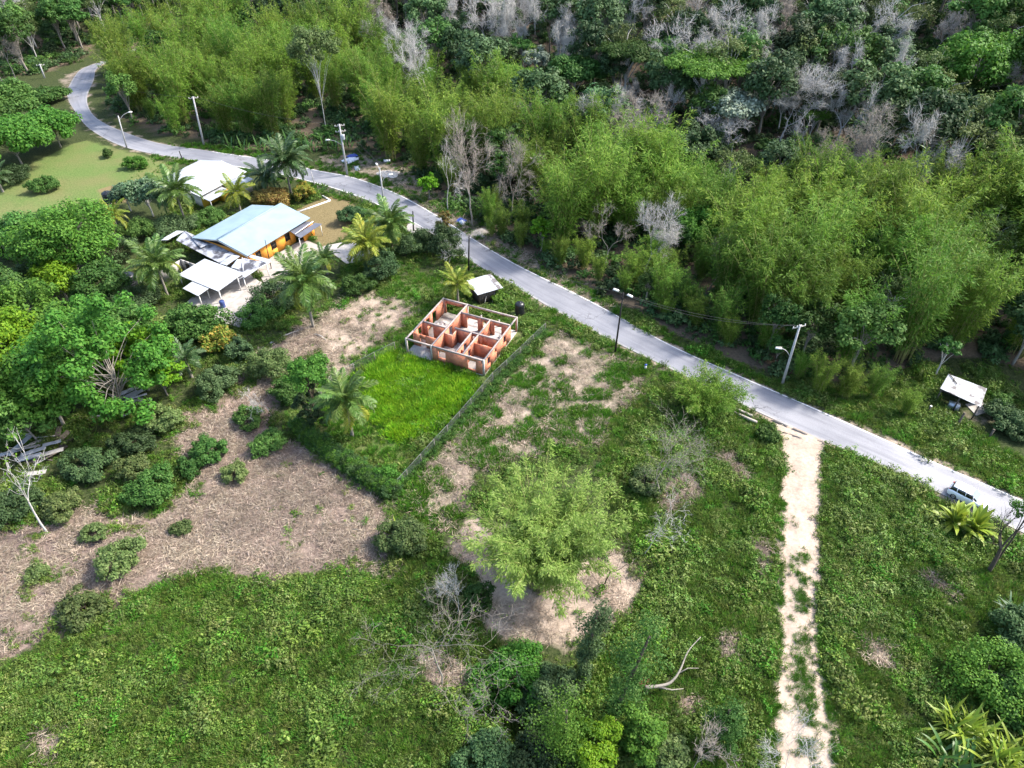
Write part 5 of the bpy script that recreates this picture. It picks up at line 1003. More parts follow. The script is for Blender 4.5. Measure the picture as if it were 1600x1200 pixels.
shrub((310, 520), 4.0, 4.2, 'large-leaved dark green bush with yellowing leaves before the carport', 'mid_leaf', L=0.42, Wd=0.24)
shrub((350, 545), 3.0, 2.8, 'croton bush with orange and cream leaves below the pale apron', 'croton_yellow', L=0.4, Wd=0.22)
shrub((695, 372), 5.0, 1.4, 'reddish topped shoot of the large dark bush by the road', 'croton_leaf')
# bamboo that stands alone
def bam(base, H, R, label, leaf='bamboo_leaf', n=60, nl=200, L=0.42, Wd=0.075, bb=1.2, droop=0.55, seed=None, bare=0.25):
    _sd[0] += 1; k = m_bamboo('bamboo', _sd[0], leaf, H, R, n, nl, L, Wd, bb, bare, 0.04, droop); return plant('bamboo_clump', label, 'bamboo', at(*base), [('foliage', k[0]), ('culms', k[1])])
bam((845, 908), 11.5, 7.4, 'big pale yellow-green bamboo clump standing alone on tan ground', 'bamboo_pale', 120, 480, 0.38, 0.085, 1.5, 0.38)
bam((1098, 642), 5.6, 4.0, 'low bright bamboo bush on the field side of the road', 'bamboo_leaf', 90, 260, 0.34, 0.07, 1.6, 0.4, bare=0.06)
def bare(base, top_py, R, label, mat='bark_pale', levels=5, r0=0.18, fork=0.35, nb=(2, 3), minr=0.02, up=0.3, lean=(0, 0), spread=0.75, leaf=None, nleaf=0, L=0.2, H=None, name='bare_tree', sink=0.0):
    _sd[0] += 1; P = at(*base); H = H or max(0.8, 0.9 * hgt(P, top_py)); minr = max(minr, 0.00013 * math.dist(P, (0, 0, CAMH)))
    if base[1] < 460: keep_clear(P, H * 0.72, R)
    me, tips = m_bare(name, _sd[0], mat, H=H, R=R, levels=levels, r0=r0, fork=fork, nb=nb, minr=minr, up=up, lean=lean, spread=spread)
    parts = [('branches', me)]
    if leaf:
        g = np.random.default_rng(_sd[0]); m = MB(); 
        for c in tips: clump(m, g, c, 0.3, nleaf, L, L * 0.6)
        parts.append(('leaves', m.mesh('tip_leaves', leaf)))
    return plant(name, label, 'tree', P, parts)
bare((658, 185), 12, 10.5, 'great bare whitish tree fanning over the bamboo', r0=0.230, levels=7, nb=(2, 2), minr=0.0204, up=0.6, spread=0.6)
bare((738, 352), 160, 5.2, 'bare grey tree with tall straight trunk at the forest edge', 'twig_brown', r0=0.173, levels=7, nb=(2, 2), minr=0.0170, up=0.6, fork=0.45, spread=0.55)
bare((800, 345), 180, 5.0, 'bare brownish tree with hanging twigs beside the straight-trunked one', 'twig_brown', r0=0.144, levels=7, nb=(2, 2), minr=0.0170, up=0.5, fork=0.4, spread=0.6)
bare((700, 330), 210, 3.4, 'thin bare tree with stubby side branches at the forest edge', r0=0.115, levels=4, fork=0.6, minr=0.0204, spread=0.8)
bare((943, 420), 305, 4.2, 'bare pale tree rising from the bamboo near the road', 'twig_brown', r0=0.130, levels=6, nb=(2, 2), minr=0.0170, up=0.5)
bare((1005, 430), 300, 5.0, 'wider bare white tree next to the bare pale one above the road', r0=0.144, levels=6, nb=(2, 3), minr=0.0170, up=0.5)
bare((1105, 460), 350, 3.6, 'ragged bare tree tilting in the bamboo thicket', 'bark_grey', r0=0.115, levels=6, nb=(2, 2), minr=0.0170, lean=(0.3, 0))
bare((1130, 248), 150, 7.5, 'fan of bare silver branches under the silvery leaved crown', r0=0.173, levels=7, nb=(2, 2), minr=0.0190, up=0.6, fork=0.28)
bare((1215, 235), 90, 8.0, 'bare whitish tree with long rising branches beside the silvery tree', r0=0.173, levels=6, nb=(2, 3), minr=0.0204, up=0.8, spread=0.5)
bare((1250, 260), 165, 4.5, 'lower bare tree beneath the long-branched whitish one', r0=0.130, levels=6, nb=(2, 2), minr=0.0190, up=0.4)
bare((1040, 225), 118, 5.0, 'bare tan tree under the umbrella-crowned tree', 'bark_pale', r0=0.158, levels=6, nb=(2, 2), minr=0.0190, up=0.5)
bare((1322, 268), 120, 3.5, 'tall leaning pale pole-like tree with thin twigs', r0=0.115, levels=5, nb=(2, 2), minr=0.0204, fork=0.6, lean=(0.35, 0.2), up=0.7)
bare((1350, 190), 35, 4.5, 'upright bare tree with bundled white branches', r0=0.130, levels=6, nb=(2, 2), minr=0.0204, up=0.9, spread=0.4)
bare((1455, 95), 5, 4.8, 'bare white tree in the forest beside the large domed green one', r0=0.130, levels=6, nb=(2, 2), minr=0.0204, up=0.7)
bare((1560, 190), 90, 5.5, 'wide bare brownish tree below the domed green tree', 'twig_brown', r0=0.144, levels=6, nb=(2, 3), minr=0.0204)
bare((25, 125), 15, 5.0, 'bare grey tree with straight trunk beyond the road bend', 'bark_grey', r0=0.144, levels=6, nb=(2, 2), minr=0.0204, fork=0.5)
bare((5, 130), 30, 4.0, 'slender bare grey tree at the forest edge beyond the bend', 'bark_grey', r0=0.115, levels=5, nb=(2, 2), minr=0.0204, fork=0.5)
bare((74, 832), 695, 3.4, 'white forked tree with few bare limbs and pale flowers', r0=0.115, levels=3, fork=0.42, nb=(2, 3), minr=0.0204, up=0.5, spread=0.7, leaf='lime_leaf', nleaf=3, L=0.28)
bare((425, 650), 590, 2.8, 'small bare grey bush tree on the dry field edge', r0=0.058, levels=5, nb=(2, 2), minr=0.0102)
bare((700, 415), 380, 2.4, 'bare white twigs beside the large dark roadside bush', r0=0.050, levels=4, minr=0.0136)
bare((1028, 775), 660, 4.6, 'dark-trunked leafless tree in the middle of the vine field', 'bark_grey', r0=0.122, levels=6, nb=(2, 2), minr=0.0100, fork=0.2, spread=0.8, leaf='vine_leaf', nleaf=2, L=0.16)
bare((945, 912), 800, 3.6, 'small dark-stemmed tree beside the lone pale bamboo', 'bark_dark', r0=0.094, levels=5, fork=0.3, nb=(2, 2), minr=0.0100, spread=0.8)
bare((1005, 870), 770, 3.6, 'thin pale leafless tree leaning over vines near the lone bamboo', r0=0.065, levels=5, nb=(2, 2), minr=0.0100, fork=0.2, spread=0.9)
bare((690, 1075), 930, 7.0, 'sprawling pale leafless tree between weed field and shaded hollow', 'bark_grey', r0=0.086, levels=5, nb=(2, 3), minr=0.0100, fork=0.16, up=0.0, spread=0.95, leaf='lime_leaf', nleaf=1, L=0.14)
bare((745, 1110), 1030, 4.4, 'low spreading white-limbed shrub tree at the rim of the shaded hollow', 'bark_grey', r0=0.065, levels=5, nb=(2, 2), minr=0.0100, fork=0.2, up=0.1, spread=0.95, leaf='lime_leaf', nleaf=2, L=0.15)
bare((715, 960), 900, 3.0, 'thin whitish saplings bundle behind the sprawling pale tree', r0=0.050, levels=5, nb=(2, 3), minr=0.0100, fork=0.15, up=0.8)
bare((1195, 1235), 1120, 3.8, 'white bare branches reaching over the foot of the dirt track', r0=0.072, levels=5, nb=(2, 3), minr=0.0122, fork=0.2, up=0.2, spread=0.9)
bare((1080, 1215), 1150, 2.6, 'bare twigs and pale shoots in the weeds near the foot of the track', 'twig_brown', r0=0.050, levels=5, minr=0.0100, up=0.4)
# vine-draped stumps and the leaning tree
def vine_stump(base, top_px, r, label, leaf):
    _sd[0] += 1; P = at(*base); h = hgt(P, top_px[1]); v = (top_px[1] - 600) / FPX; dx = (top_px[0] - 800) / FPX * (CAMH - P[2] - h) / (SP + v * CP) - P[0]; g = np.random.default_rng(_sd[0]); m = MB(); n = 26
    for i in range(n):
        f = i / (n - 1); clump(m, g, np.array([dx * f, 0, h * f]) + g.normal(0, r * 0.42, 3), r * (0.35 + 0.45 * f + 0.35 * g.random()), 230, 0.19, 0.12, upb=0.3, flat_=0.9)
    w = MB().tube([(0, 0, -0.2), (dx * 0.5, 0, h * 0.5), (dx, 0, h)], [0.2, 0.15, 0.1], 7)
    return plant('vine_covered_trunk', label, 'tree', P, [('vines', m.mesh('vines', leaf)), ('trunk', w.mesh('trunk', 'bark_dark'))], rz=0.0)
vine_stump((908, 1062), (934, 955), 0.95, 'dark dead trunk wrapped in green vines by the tan ground', 'dark_leaf')
vine_stump((955, 1125), (1015, 995), 1.3, 'leaning trunk smothered in vines beside the fallen log', 'mid_leaf')
vine_stump((885, 1185), (885, 1110), 1.9, 'stout vine-covered stump at the edge of the shaded hollow', 'bright_leaf')
vine_stump((1130, 1160), (1140, 1110), 1.1, 'low vine-covered stump in the weeds beside the track', 'mid_leaf')
bare((1545, 892), 775, 2.2, 'leaning bare trunk bending over the roadside', 'bark_dark', r0=0.24, levels=4, fork=0.55, minr=0.02, lean=(0.12, 0.1), spread=0.6)
lt = at(1545, 888); LH = hgt(lt, 780); _sd[0] += 1; m = MB(); g = np.random.default_rng(77)
for i in range(22): clump(m, g, np.array([0.1 + g.normal(0, 0.8), 0.2 + g.normal(0, 0.8), LH * 0.86 + g.normal(0, 0.5)]), 0.6, 130, 0.22, 0.13)
plant('climbing_vine', 'bright vine crown hanging on the leaning roadside trunk', 'vine', lt, [('foliage', m.mesh('vine_crown', 'bright_leaf')), ('stem', MB().tube([(0.25, 0, -0.1), (0.3, 0.1, LH * 0.45), (0.1, 0.2, LH * 0.85)], [0.1, 0.08, 0.05], 6).mesh('vine_stem', 'bark_dark'))], rz=0.0)
# dead log with bromeliad
dl = at(1010, 1085); d2 = at(1060, 1080); lg = thing('dead_log', 'grey dead log with forked bare branch lying among vines', 'log', dl)
def rel(px, py, z): q = flat(px, py, z + dl[2]); return q - dl
MB().tube(catmull([rel(1008, 1074, 0.9), rel(1030, 1072, 1.0), rel(1048, 1066, 1.1), rel(1062, 1048, 1.5), rel(1075, 1018, 2.0), rel(1095, 995, 2.4)], 5), np.linspace(0.17, 0.03, 26), 7).build('trunk', 'bark_grey', lg, True)
MB().tube([rel(1030, 1074, 0.95), rel(1050, 1078, 0.8), rel(1068, 1076, 0.7)], [0.10, 0.06, 0.03], 6).build('branch', 'bark_grey', lg); MB().tube([rel(1060, 1052, 1.4), rel(1075, 1044, 1.5), rel(1092, 1044, 1.5)], [0.07, 0.04, 0.02], 6).build('branch', 'bark_grey', lg)
MB().tube([(0.0, 0.1, -0.1), rel(1010, 1074, 0.9)], [0.2, 0.16], 7).build('stump', 'bark_dark', lg)
br_ = thing('bromeliad', 'reddish spiky bromeliad on the butt of the dead log', 'bromeliad', dl + rel(1003, 1068, 0.95))
for i in range(26):
    g = np.random.default_rng(i + 50); a = i * 2.4; el = g.uniform(0.2, 1.3); D = np.array([math.cos(a) * math.cos(el), math.sin(a) * math.cos(el), math.sin(el)]); m = MB().leaves([(0, 0, 0)], [D], [np.cross(D, (math.sin(a), -math.cos(a), 0.01))], g.uniform(0.5, 0.85), 0.09, 0.05); m.build('leaf', 'bromeliad', br_)
# strap-leaved plants, each big leaf a part
def m_strap(name, seed, mat, L, w, droop):
    g = np.random.default_rng(seed); t = np.linspace(0, 1, 8); ang = -droop * t ** 1.7; P = np.c_[np.cumsum(np.cos(ang)), np.zeros(8), np.cumsum(np.sin(ang))]; P = (P - P[0]) * L / 7.2
    wd = w * np.array([0.25, 0.5, 0.85, 1.0, 1.0, 0.85, 0.5, 0.05]); G = np.stack([P - np.c_[np.zeros(8), wd, -0.18 * wd], P, P + np.c_[np.zeros(8), wd, 0.18 * wd]], 1)
    return MB().grid(G).mesh(name, mat)
ST = {k: [m_strap('strap_leaf', i, mt, 1.0, w, d) for i, d in enumerate((0.3, 0.8, 1.3))] for k, mt, w in (('y', 'strap_yellow', 0.034), ('g', 'strap_green', 0.05), ('s', 'blue_leaf', 0.035), ('w', 'strap_yellow', 0.075))}
def strap(base, n, L, label, key, spread=0.5, cat='plant', name='strap_leaf_plant', el0=82, el1=15, stalks=3):
    g = np.random.default_rng(abs(hash(label)) % 9999 if False else sum(map(ord, label))); P = at(*base); t = thing(name, label, cat, P)
    MB().tube([(0, 0, -0.1), (0, 0, 0.45)], [0.22, 0.12], 7).build('crown_base', 'bark_dark', t)
    for i in range(n):
        f = (i + 0.5) / n; o = link('leaf', ST[key][0 if f < 0.3 else (1 if f < 0.75 else 2)], t, (*g.normal(0, spread, 2), 0.15 + 0.15 * (1 - f))); o.rotation_euler = (g.normal(0, 0.2), -math.radians(el0 + (el1 - el0) * f + g.normal(0, 5)), i * 2.4 + g.normal(0, 0.3)); o.scale = (L * g.uniform(0.75, 1.15),) * 3
    TAKEN.append((P[0], P[1]))
strap((1488, 818), 44, 3.0, 'bright yellow fern-like plant beside the white car', 'w', 0.2)
strap((1518, 830), 44, 3.0, 'second yellow-green fern-like plant in front of the car bonnet', 'w', 0.2)
strap((1500, 1145), 60, 3.3, 'tall yellow-green strap-leaved clump beside the broad leafy bush', 'y', 0.6)
strap((1555, 1190), 60, 3.2, 'strap-leaved clump with upright leaves behind the tall yellow-green clump', 'y', 0.7)
strap((1490, 1205), 44, 2.8, 'low strap-leaved clump under the tall yellow-green one', 'g', 0.6)
strap((1600, 1190), 50, 3.0, 'dense strap-leaved clump beside the deep green bush', 'y', 0.7)
strap((1588, 975), 44, 2.8, 'dark strap-leaved plant with silver edged leaves at the field margin', 's', 0.4)
strap((1610, 1010), 24, 2.8, 'green strap-leaved plant beside the silver edged one', 'g', 0.4)
strap((1590, 1085), 20, 2.4, 'small strap-leaved plant within the broad leafy bush', 'g', 0.3)
strap((628, 838), 12, 2.4, 'pale strap leaves sprouting from the rounded fence-corner bush', 'y', 0.3)
strap((95, 505), 10, 1.6, 'small strap plant in shade of the grove', 'g', 0.2)
for i, (px, py) in enumerate([(365, 232), (385, 236), (410, 236), (432, 235), (470, 232), (490, 236), (512, 233), (528, 236), (545, 228), (455, 226)]):
    strap((px, py), 16, 3.0, 'dark glossy heliconia clump in the row at the forest foot above the road', 'g', 0.7, name='heliconia')
for o in COL.objects:
    if o.name.startswith('heliconia'): o['group'] = 'heliconias at the forest foot'
_fp = [(1490, 205), (1515, 215), (1440, 180), (1545, 175), (1420, 235), (1455, 245), (1560, 250), (1380, 215), (1590, 230), (1400, 150), (1340, 200)]
for px, py in _fp:
    strap((px, py - 0), 18, 4.2, 'wild banana-like plant with long leaves in the dark forest below the domed tree', 'g', 0.6, name='wild_banana')
for o in COL.objects:
    if o.name.startswith('wild_banana'): o['group'] = 'wild banana plants in the dark forest'

# ------------------------------------------------------------------ forest: one tree, one object
BAMBOO_PX = [(178, 92), (168, 168), (252, 210), (340, 226), (560, 232), (640, 262), (745, 342), (900, 438), (1050, 520), (1260, 592), (1420, 574), (1640, 560), (1700, 380), (1560, 350), (1440, 330), (1330, 345), (1200, 345), (1100, 320), (1010, 320), (900, 270), (830, 215), (700, 150), (560, 90), (380, 70), (260, 60)]
grf = np.random.default_rng(42); tk_ = np.array(TAKEN); cnt = {}
def far_copy(kind, name, label, cat, parts, P, sc, group):
    r = thing(name, label, cat, P, grf.uniform(0, 6.28), group, (sc * grf.uniform(0.9, 1.1), sc * grf.uniform(0.9, 1.1), sc))
    for pn, me in parts: link(pn, me, r)
    cnt[kind] = cnt.get(kind, 0) + 1
MARKS = [(at(*q)[:2], t) for q, t in (((185, 130), 'inside the road bend'), ((320, 190), 'behind the tall grey power pole'), ((470, 130), 'around the leaning thin-trunked tree'), ((600, 225), 'above the clearing with the blue tarp'), ((660, 160), 'around the great bare whitish tree'), ((770, 330), 'by the bare straight-trunked tree at the forest edge'), ((860, 330), 'behind the small vivid green tree'), ((975, 420), 'by the two bare pale trees above the road'), ((1075, 380), 'around the fresh green tree in the thicket'), ((1130, 500), 'above the low bamboo bush across the road'), ((1230, 560), 'behind the pale power pole'), ((1360, 540), 'between the pale power pole and the open shed'), ((1520, 540), 'behind the open shed'), ((1320, 400), 'up the slope behind the pale power pole'), ((1520, 400), 'up the slope behind the open shed'), ((1135, 240), 'near the silvery leaved tree'), ((1090, 160), 'near the umbrella-crowned tree'), ((1508, 120), 'near the large domed green tree'), ((895, 140), 'near the domed tree with pale ribs'), ((1250, 180), 'near the long-branched whitish tree'), ((720, 60), 'far behind the great bare tree'), ((40, 60), 'beyond the road bend'), ((300, 30), 'far behind the bend bamboo'), ((480, 10), 'far behind the leaning thin tree'), ((1440, 220), 'among the wild banana plants'), ((1330, 60), 'beyond the bundled white tree'), ((1050, 20), 'beyond the umbrella-crowned tree'))]
def near_mark(X, Y): return min(MARKS, key=lambda q: (q[0][0] - X) ** 2 + (q[0][1] - Y) ** 2)[1]
KN = {'bamboo': ('bamboo_clump', 'feathery yellow-green bamboo', 'bamboo'), 'dark': ('broadleaf_tree', 'dark green tree', 'tree'), 'mid': ('leafy_tree', 'mid green tree', 'tree'), 'olive': ('sparse_tree', 'thin olive tree', 'tree'), 'umbrella': ('umbrella_tree', 'flat-crowned bright tree', 'tree'), 'bare': ('leafless_tree', 'leafless pale tree', 'tree'), 'bare_brown': ('twiggy_tree', 'leafless brown tree', 'tree')}
def put(kind, P, sc):
    ca, cb = pix(np.array([P[0], P[1], P[2] + 9.0 * sc])); rp = 4.5 * sc * FPX / math.dist(P, (0, 0, CAMH))
    for ka, kb, kr, ky in KEEP:
        if P[1] < ky + 1.5 and math.hypot(ca - ka, cb - kb) < kr * 0.85 + rp * 0.45: sc = min(sc, 0.5); break
    nm, ph, cat = KN[kind]; mk = near_mark(P[0], P[1]); sz = 'low' if sc < 0.6 else ('tall' if sc > 1.08 else 'mid-sized'); k = LIB[kind][int(grf.integers(len(LIB[kind])))]
    parts = [('branches', k)] if kind.startswith('bare') else ([('foliage', k[0]), ('culms', k[1])] if kind == 'bamboo' else tree_parts(k))
    far_copy(kind, nm, '%s %s %s' % (sz, ph, mk), cat, parts, P, sc, '%ss %s' % (ph, mk))
def rdist(X, Y): return -sdist(np.array([X]), np.array([Y]), ROADPOLY)[0]
y = 58.0; row = 0
while y < 345:
    s = 6.0 + 2.6 * float(sstep(130, 200, y)); row += 1; hw = 0.80 * y + 30
    for x in np.arange(-min(hw, 230), min(hw, 230), s):
        X = x + grf.uniform(-0.42, 0.42) * s + (row % 2) * s / 2; Y = y + grf.uniform(-0.42, 0.42) * s
        P = np.array([X, Y, float(hz(X, Y))]); px, py = pix(P)
        if not (-110 < px < 1710 and py > -95): continue
        fl = bool(inpoly(px, py, FOREST_L)); inF = bool(inpoly(px, py, FOREST_PX)) or fl
        if not inF: continue
        rd_ = rdist(X, Y)
        if rd_ < 4.0 or np.min(np.hypot(tk_[:, 0] - X, tk_[:, 1] - Y)) < 2.6: continue
        bz = bool(inpoly(px, py, BAMBOO_PX)) and not fl; r = grf.random(); q = grf.random()
        if bz and inpoly(px, py, [(450, 180), (545, 180), (580, 245), (460, 238)]): continue
        if bz and r < 0.84:
            put('bamboo', P, grf.uniform(0.36, 0.6) if rd_ < 8 else grf.uniform(0.72, 1.2))
        elif bz:
            kind = 'dark' if q < 0.15 else ('mid' if q < 0.65 else ('olive' if q < 0.86 else 'bare_brown')); put(kind, P, grf.uniform(0.45, 0.7) if rd_ < 14 else grf.uniform(0.7, 0.95))
        else:
            if px < 200: kind = 'mid' if q < 0.45 else ('olive' if q < 0.75 else ('bare' if q < 0.88 else 'dark'))
            else: kind = 'dark' if q < 0.36 else ('mid' if q < 0.60 else ('olive' if q < 0.79 else ('bare' if q < 0.90 else ('bare_brown' if q < 0.985 else 'umbrella'))))
            put(kind, P, grf.uniform(0.8, 1.3))
    y += s
for i in range(70, len(RF) - 12, 4):
    dv = unit(RF[i] - RN[i]); off = grf.uniform(4.2, 8.5); X, Y = RF[i] + dv * off + grf.normal(0, 0.8, 2); P = np.array([X, Y, float(hz(X, Y))]); px, py = pix(P)
    if px < 760 or px > 1420 or np.min(np.hypot(tk_[:, 0] - X, tk_[:, 1] - Y)) < 2.2: continue
    put('bamboo' if grf.random() < 0.75 else 'mid', P, grf.uniform(0.24, 0.44))
print('forest', cnt)

# ------------------------------------------------------------------ ground cover (uncountable): geometry-node scatter
def src_mesh(name, mat, seed, kind):
    g = np.random.default_rng(seed); m = MB()
    if kind == 'weed':
        for c in range(9): clump(m, g, np.array([*g.normal(0, 0.30, 2), g.uniform(0.04, 0.46)]), 0.24, 17, 0.145, 0.075, upb=0.55, flat_=0.8)
        n = 16; D = unit(np.c_[g.normal(0, 0.7, (n, 2)), np.ones(n)]); m.leaves(g.normal(0, 0.25, (n, 3)) * (1, 1, 0), D, rdirs(n, g), g.uniform(0.35, 0.8, n), 0.045)
    elif kind == 'grass':
        n = 46; C = np.c_[g.normal(0, 0.17, (n, 2)), np.zeros(n)]; D = unit(np.c_[C[:, :2] * 2.6 + g.normal(0, 0.3, (n, 2)), np.ones(n)]); N = unit(np.c_[C[:, :2] * -3 + g.normal(0, 0.4, (n, 2)), np.full(n, 0.6)]); m.leaves(C, D, N, g.uniform(0.3, 0.62, n), 0.055, -0.06)
    elif kind == 'straw':
        n = 34; a = g.uniform(0, 6.28, n); D = np.c_[np.cos(a), np.sin(a), g.uniform(-0.05, 0.5, n)]; m.leaves(np.c_[g.normal(0, 0.3, (n, 2)), g.uniform(0.03, 0.2, n)], D, np.c_[g.normal(0, 0.5, (n, 2)), np.ones(n)], g.uniform(0.35, 0.85, n), 0.045)
    elif kind == 'under':
        for c in range(12): clump(m, g, np.array([*g.normal(0, 0.7, 2), g.uniform(0.2, 1.3)]), 0.55, 22, 0.42, 0.2, upb=0.7)
    return m.mesh(name, mat)
SRC = {}
def scatter(name, P, sc, srcs, kind_label):
    c = bpy.data.collections.new(name + '_sources')
    for i, me in enumerate(srcs): o = bpy.data.objects.new('%s_source_%02d' % (name, i), me); c.objects.link(o)
    n = len(P); me = bpy.data.meshes.new(name); me.vertices.add(n); me.vertices.foreach_set('co', P.astype(np.float32).ravel())
    g = np.random.default_rng(n)
    for an, ty, d in (('scl', 'FLOAT', sc), ('rz', 'FLOAT', g.uniform(0, 6.28, n)), ('vi', 'INT', g.integers(0, len(srcs), n))):
        a = me.attributes.new(an, ty, 'POINT'); a.data.foreach_set('value', np.asarray(d, np.int32 if ty == 'INT' else np.float32))
    ob = link(name, me); ob['kind'] = 'stuff'; ob['label'] = kind_label
    ng = bpy.data.node_groups.new(name, 'GeometryNodeTree'); ng.interface.new_socket('Geometry', in_out='INPUT', socket_type='NodeSocketGeometry'); ng.interface.new_socket('Geometry', in_out='OUTPUT', socket_type='NodeSocketGeometry')
    N, L = ng.nodes, ng.links; gi, go = N.new('NodeGroupInput'), N.new('NodeGroupOutput'); ip = N.new('GeometryNodeInstanceOnPoints'); ci = N.new('GeometryNodeCollectionInfo')
    ci.inputs['Collection'].default_value = c; ci.inputs['Separate Children'].default_value = True; ci.inputs['Reset Children'].default_value = True
    def na(nm, ty): q = N.new('GeometryNodeInputNamedAttribute'); q.data_type = ty; q.inputs['Name'].default_value = nm; return q.outputs['Attribute']
    cx = N.new('ShaderNodeCombineXYZ'); L.new(na('rz', 'FLOAT'), cx.inputs[2]); L.new(cx.outputs[0], ip.inputs['Rotation']); L.new(na('scl', 'FLOAT'), ip.inputs['Scale']); L.new(na('vi', 'INT'), ip.inputs['Instance Index'])
    ip.inputs['Pick Instance'].default_value = True
    L.new(gi.outputs[0], ip.inputs['Points']); L.new(ci.outputs[0], ip.inputs['Instance']); L.new(ip.outputs[0], go.inputs[0])
    md = ob.modifiers.new('scatter', 'NODES'); md.node_group = ng; return ob
def vnoise(x, y, sc, seed):
    g = np.random.default_rng(seed); T = g.random((64, 64)); u, v = np.mod(x / sc, 64), np.mod(y / sc, 64); i, j = u.astype(int), v.astype(int); fu, fv = u - i, v - j; fu = fu * fu * (3 - 2 * fu); fv = fv * fv * (3 - 2 * fv); i2, j2 = (i + 1) % 64, (j + 1) % 64
    return (T[i, j] * (1 - fu) + T[i2, j] * fu) * (1 - fv) + (T[i, j2] * (1 - fu) + T[i2, j2] * fu) * fv
def cand(n, x0, x1, y0, y1, seed):
    g = np.random.default_rng(seed); x, y = g.uniform(x0, x1, n), g.uniform(y0, y1, n); z = hz(x, y); px, py = pix(np.stack([x, y, z], -1)); ok = (px > -70) & (px < 1670) & (py < 1275) & (py > -20); return x[ok], y[ok], px[ok], py[ok], g
def soft(x, y, poly, w=1.0):
    rag = 4.5 if poly is Z_STRAW else (2.0 if poly in (Z_TAN, Z_DIRT) else 0.0)
    d_ = sdist(x, y, poly)
    return sstep(-w, w, d_ + rag * (0.6 * vnoise(x, y, 2.4, 41) + 0.4 * vnoise(x, y, 0.8, 42) - 0.5) if rag else d_)
for _c, _r in ((at(812, 490), 1.6), (at(757, 466), 3.0), (at(172, 316), 3.0), (cpos, 2.0), (at(1508, 640), 3.0)):
    Z_HARD.append([(_c[0] + _r * math.cos(q * 0.785), _c[1] + _r * math.sin(q * 0.785)) for q in range(8)])
Z_HARD.append(wpoly([(1452, 612), (1478, 640), (1556, 690), (1615, 728), (1620, 690), (1545, 645), (1470, 600)]))
HOUSEPOLY = [tuple(toworld(a, b)[:2]) for a, b in ((-0.2, -0.2), (HU + 0.2, -0.2), (HU + 0.2, HW + 0.2), (-0.2, HW + 0.2))]
OHPOLY = [(OO[0] + a * OC - b * OS, OO[1] + a * OS + b * OC) for a, b in ((-5.3, -9), (5.4, -4), (6.6, 14.3), (-5.3, 14.3))]
def hard(x, y, road_m=0.25):
    m = sdist(x, y, ROADPOLY) > -road_m
    for q in Z_HARD: m |= inpoly(x, y, q)
    return m | inpoly(x, y, HOUSEPOLY) | inpoly(x, y, OHPOLY)
# weeds and vines of the fields
x, y, px, py, g = cand(110000, -62, 75, 18, 125, 1)
d = np.zeros_like(x)
for q in Z_FIELDS: d = np.maximum(d, soft(x, y, q, 0.8))
gen = 0.5 * ~(inpoly(px, py, FOREST_PX) | inpoly(px, py, FOREST_L)); d = np.maximum(d, gen)
for q, f in ((Z_STRAW, 0.98), (Z_TAN, 0.97), (Z_SPARSE, 0.92), (Z_DIRT, 0.93), (Z_LIME, 0.9), (Z_LAWN, 0.99), (Z_BROWN, 1.0), (Z_CLEAR, 0.9), (Z_BROWN2, 1.0)): d *= 1 - f * soft(x, y, q, 0.9)
for q in Z_PATCH: d *= 1 - 0.9 * soft(x, y, q, 0.7)
nz = vnoise(x, y, 2.2, 1) * 0.6 + vnoise(x, y, 5.5, 2) * 0.4; d *= 0.25 + 0.75 * sstep(0.20, 0.40, nz)
d = np.maximum(d, 0.55 * soft(x, y, Z_STRAW, 0.5) * sstep(0.66, 0.76, vnoise(x, y, 2.6, 31) * 0.6 + vnoise(x, y, 0.9, 32) * 0.4)); d *= ~hard(x, y); td = sdist(x, y, TRACKPOLY); d *= sstep(0.35, -0.5, td + 0.9 * (vnoise(x, y, 1.1, 21) - 0.5))
keep = g.random(len(x)) < d; P = np.stack([x, y, hz(x, y) - 0.03], -1)[keep]; sc = (0.35 + 1.0 * sstep(0.34, 0.8, nz[keep]) + 0.8 * (g.random(keep.sum()) > 0.96)) * g.uniform(0.65, 1.3, keep.sum())
scatter('field_weeds', P, sc, [src_mesh('weed', 'vine_leaf', 10 + i, 'weed') for i in range(4)] + [src_mesh('weed', 'weed_olive', 15, 'weed')] + [src_mesh('weed', 'grass_green', 19, 'weed')], 'tangled green weeds and vines covering the fields'); print('weeds', len(P))
# grass
x, y, px, py, g = cand(110000, -75, 75, 18, 150, 2); d = np.zeros_like(x)
lot = soft(x, y, Z_LOT, 0.7); d = np.maximum(d, 0.85 * lot); d = np.maximum(d, 0.55 * soft(x, y, Z_BACKYARD, 1)); d = np.maximum(d, 0.5 * soft(x, y, Z_LAWN, 1)); d = np.maximum(d, 0.10 * soft(x, y, Z_CLEAR, 1))
rd = sdist(x, y, ROADPOLY); d = np.maximum(d, 0.5 * sstep(-3.5, -1.5, rd) * (px < 1200)); nz = vnoise(x, y, 1.7, 5) * 0.65 + vnoise(x, y, 4.0, 6) * 0.35
tuft = soft(x, y, Z_SPARSE, 0.6) * sstep(0.42, 0.52, nz); d = np.maximum(d * sstep(0.2, 0.4, nz), 0.95 * tuft); d *= 1 - 0.85 * soft(x, y, wpoly([(540, 690), (580, 675), (600, 700), (550, 715)]), 0.8)
d = np.maximum(d, 0.97 * soft(x, y, Z_LIME, 0.8)); d *= 1 - 0.8 * soft(x, y, Z_DIRT, 1.0); td = sdist(x, y, TRACKPOLY); d *= ~hard(x, y, 0.1); d *= (td < -0.2)
lime = soft(x, y, Z_LIME, 1.5) > g.random(len(x)); keep = g.random(len(x)) < d
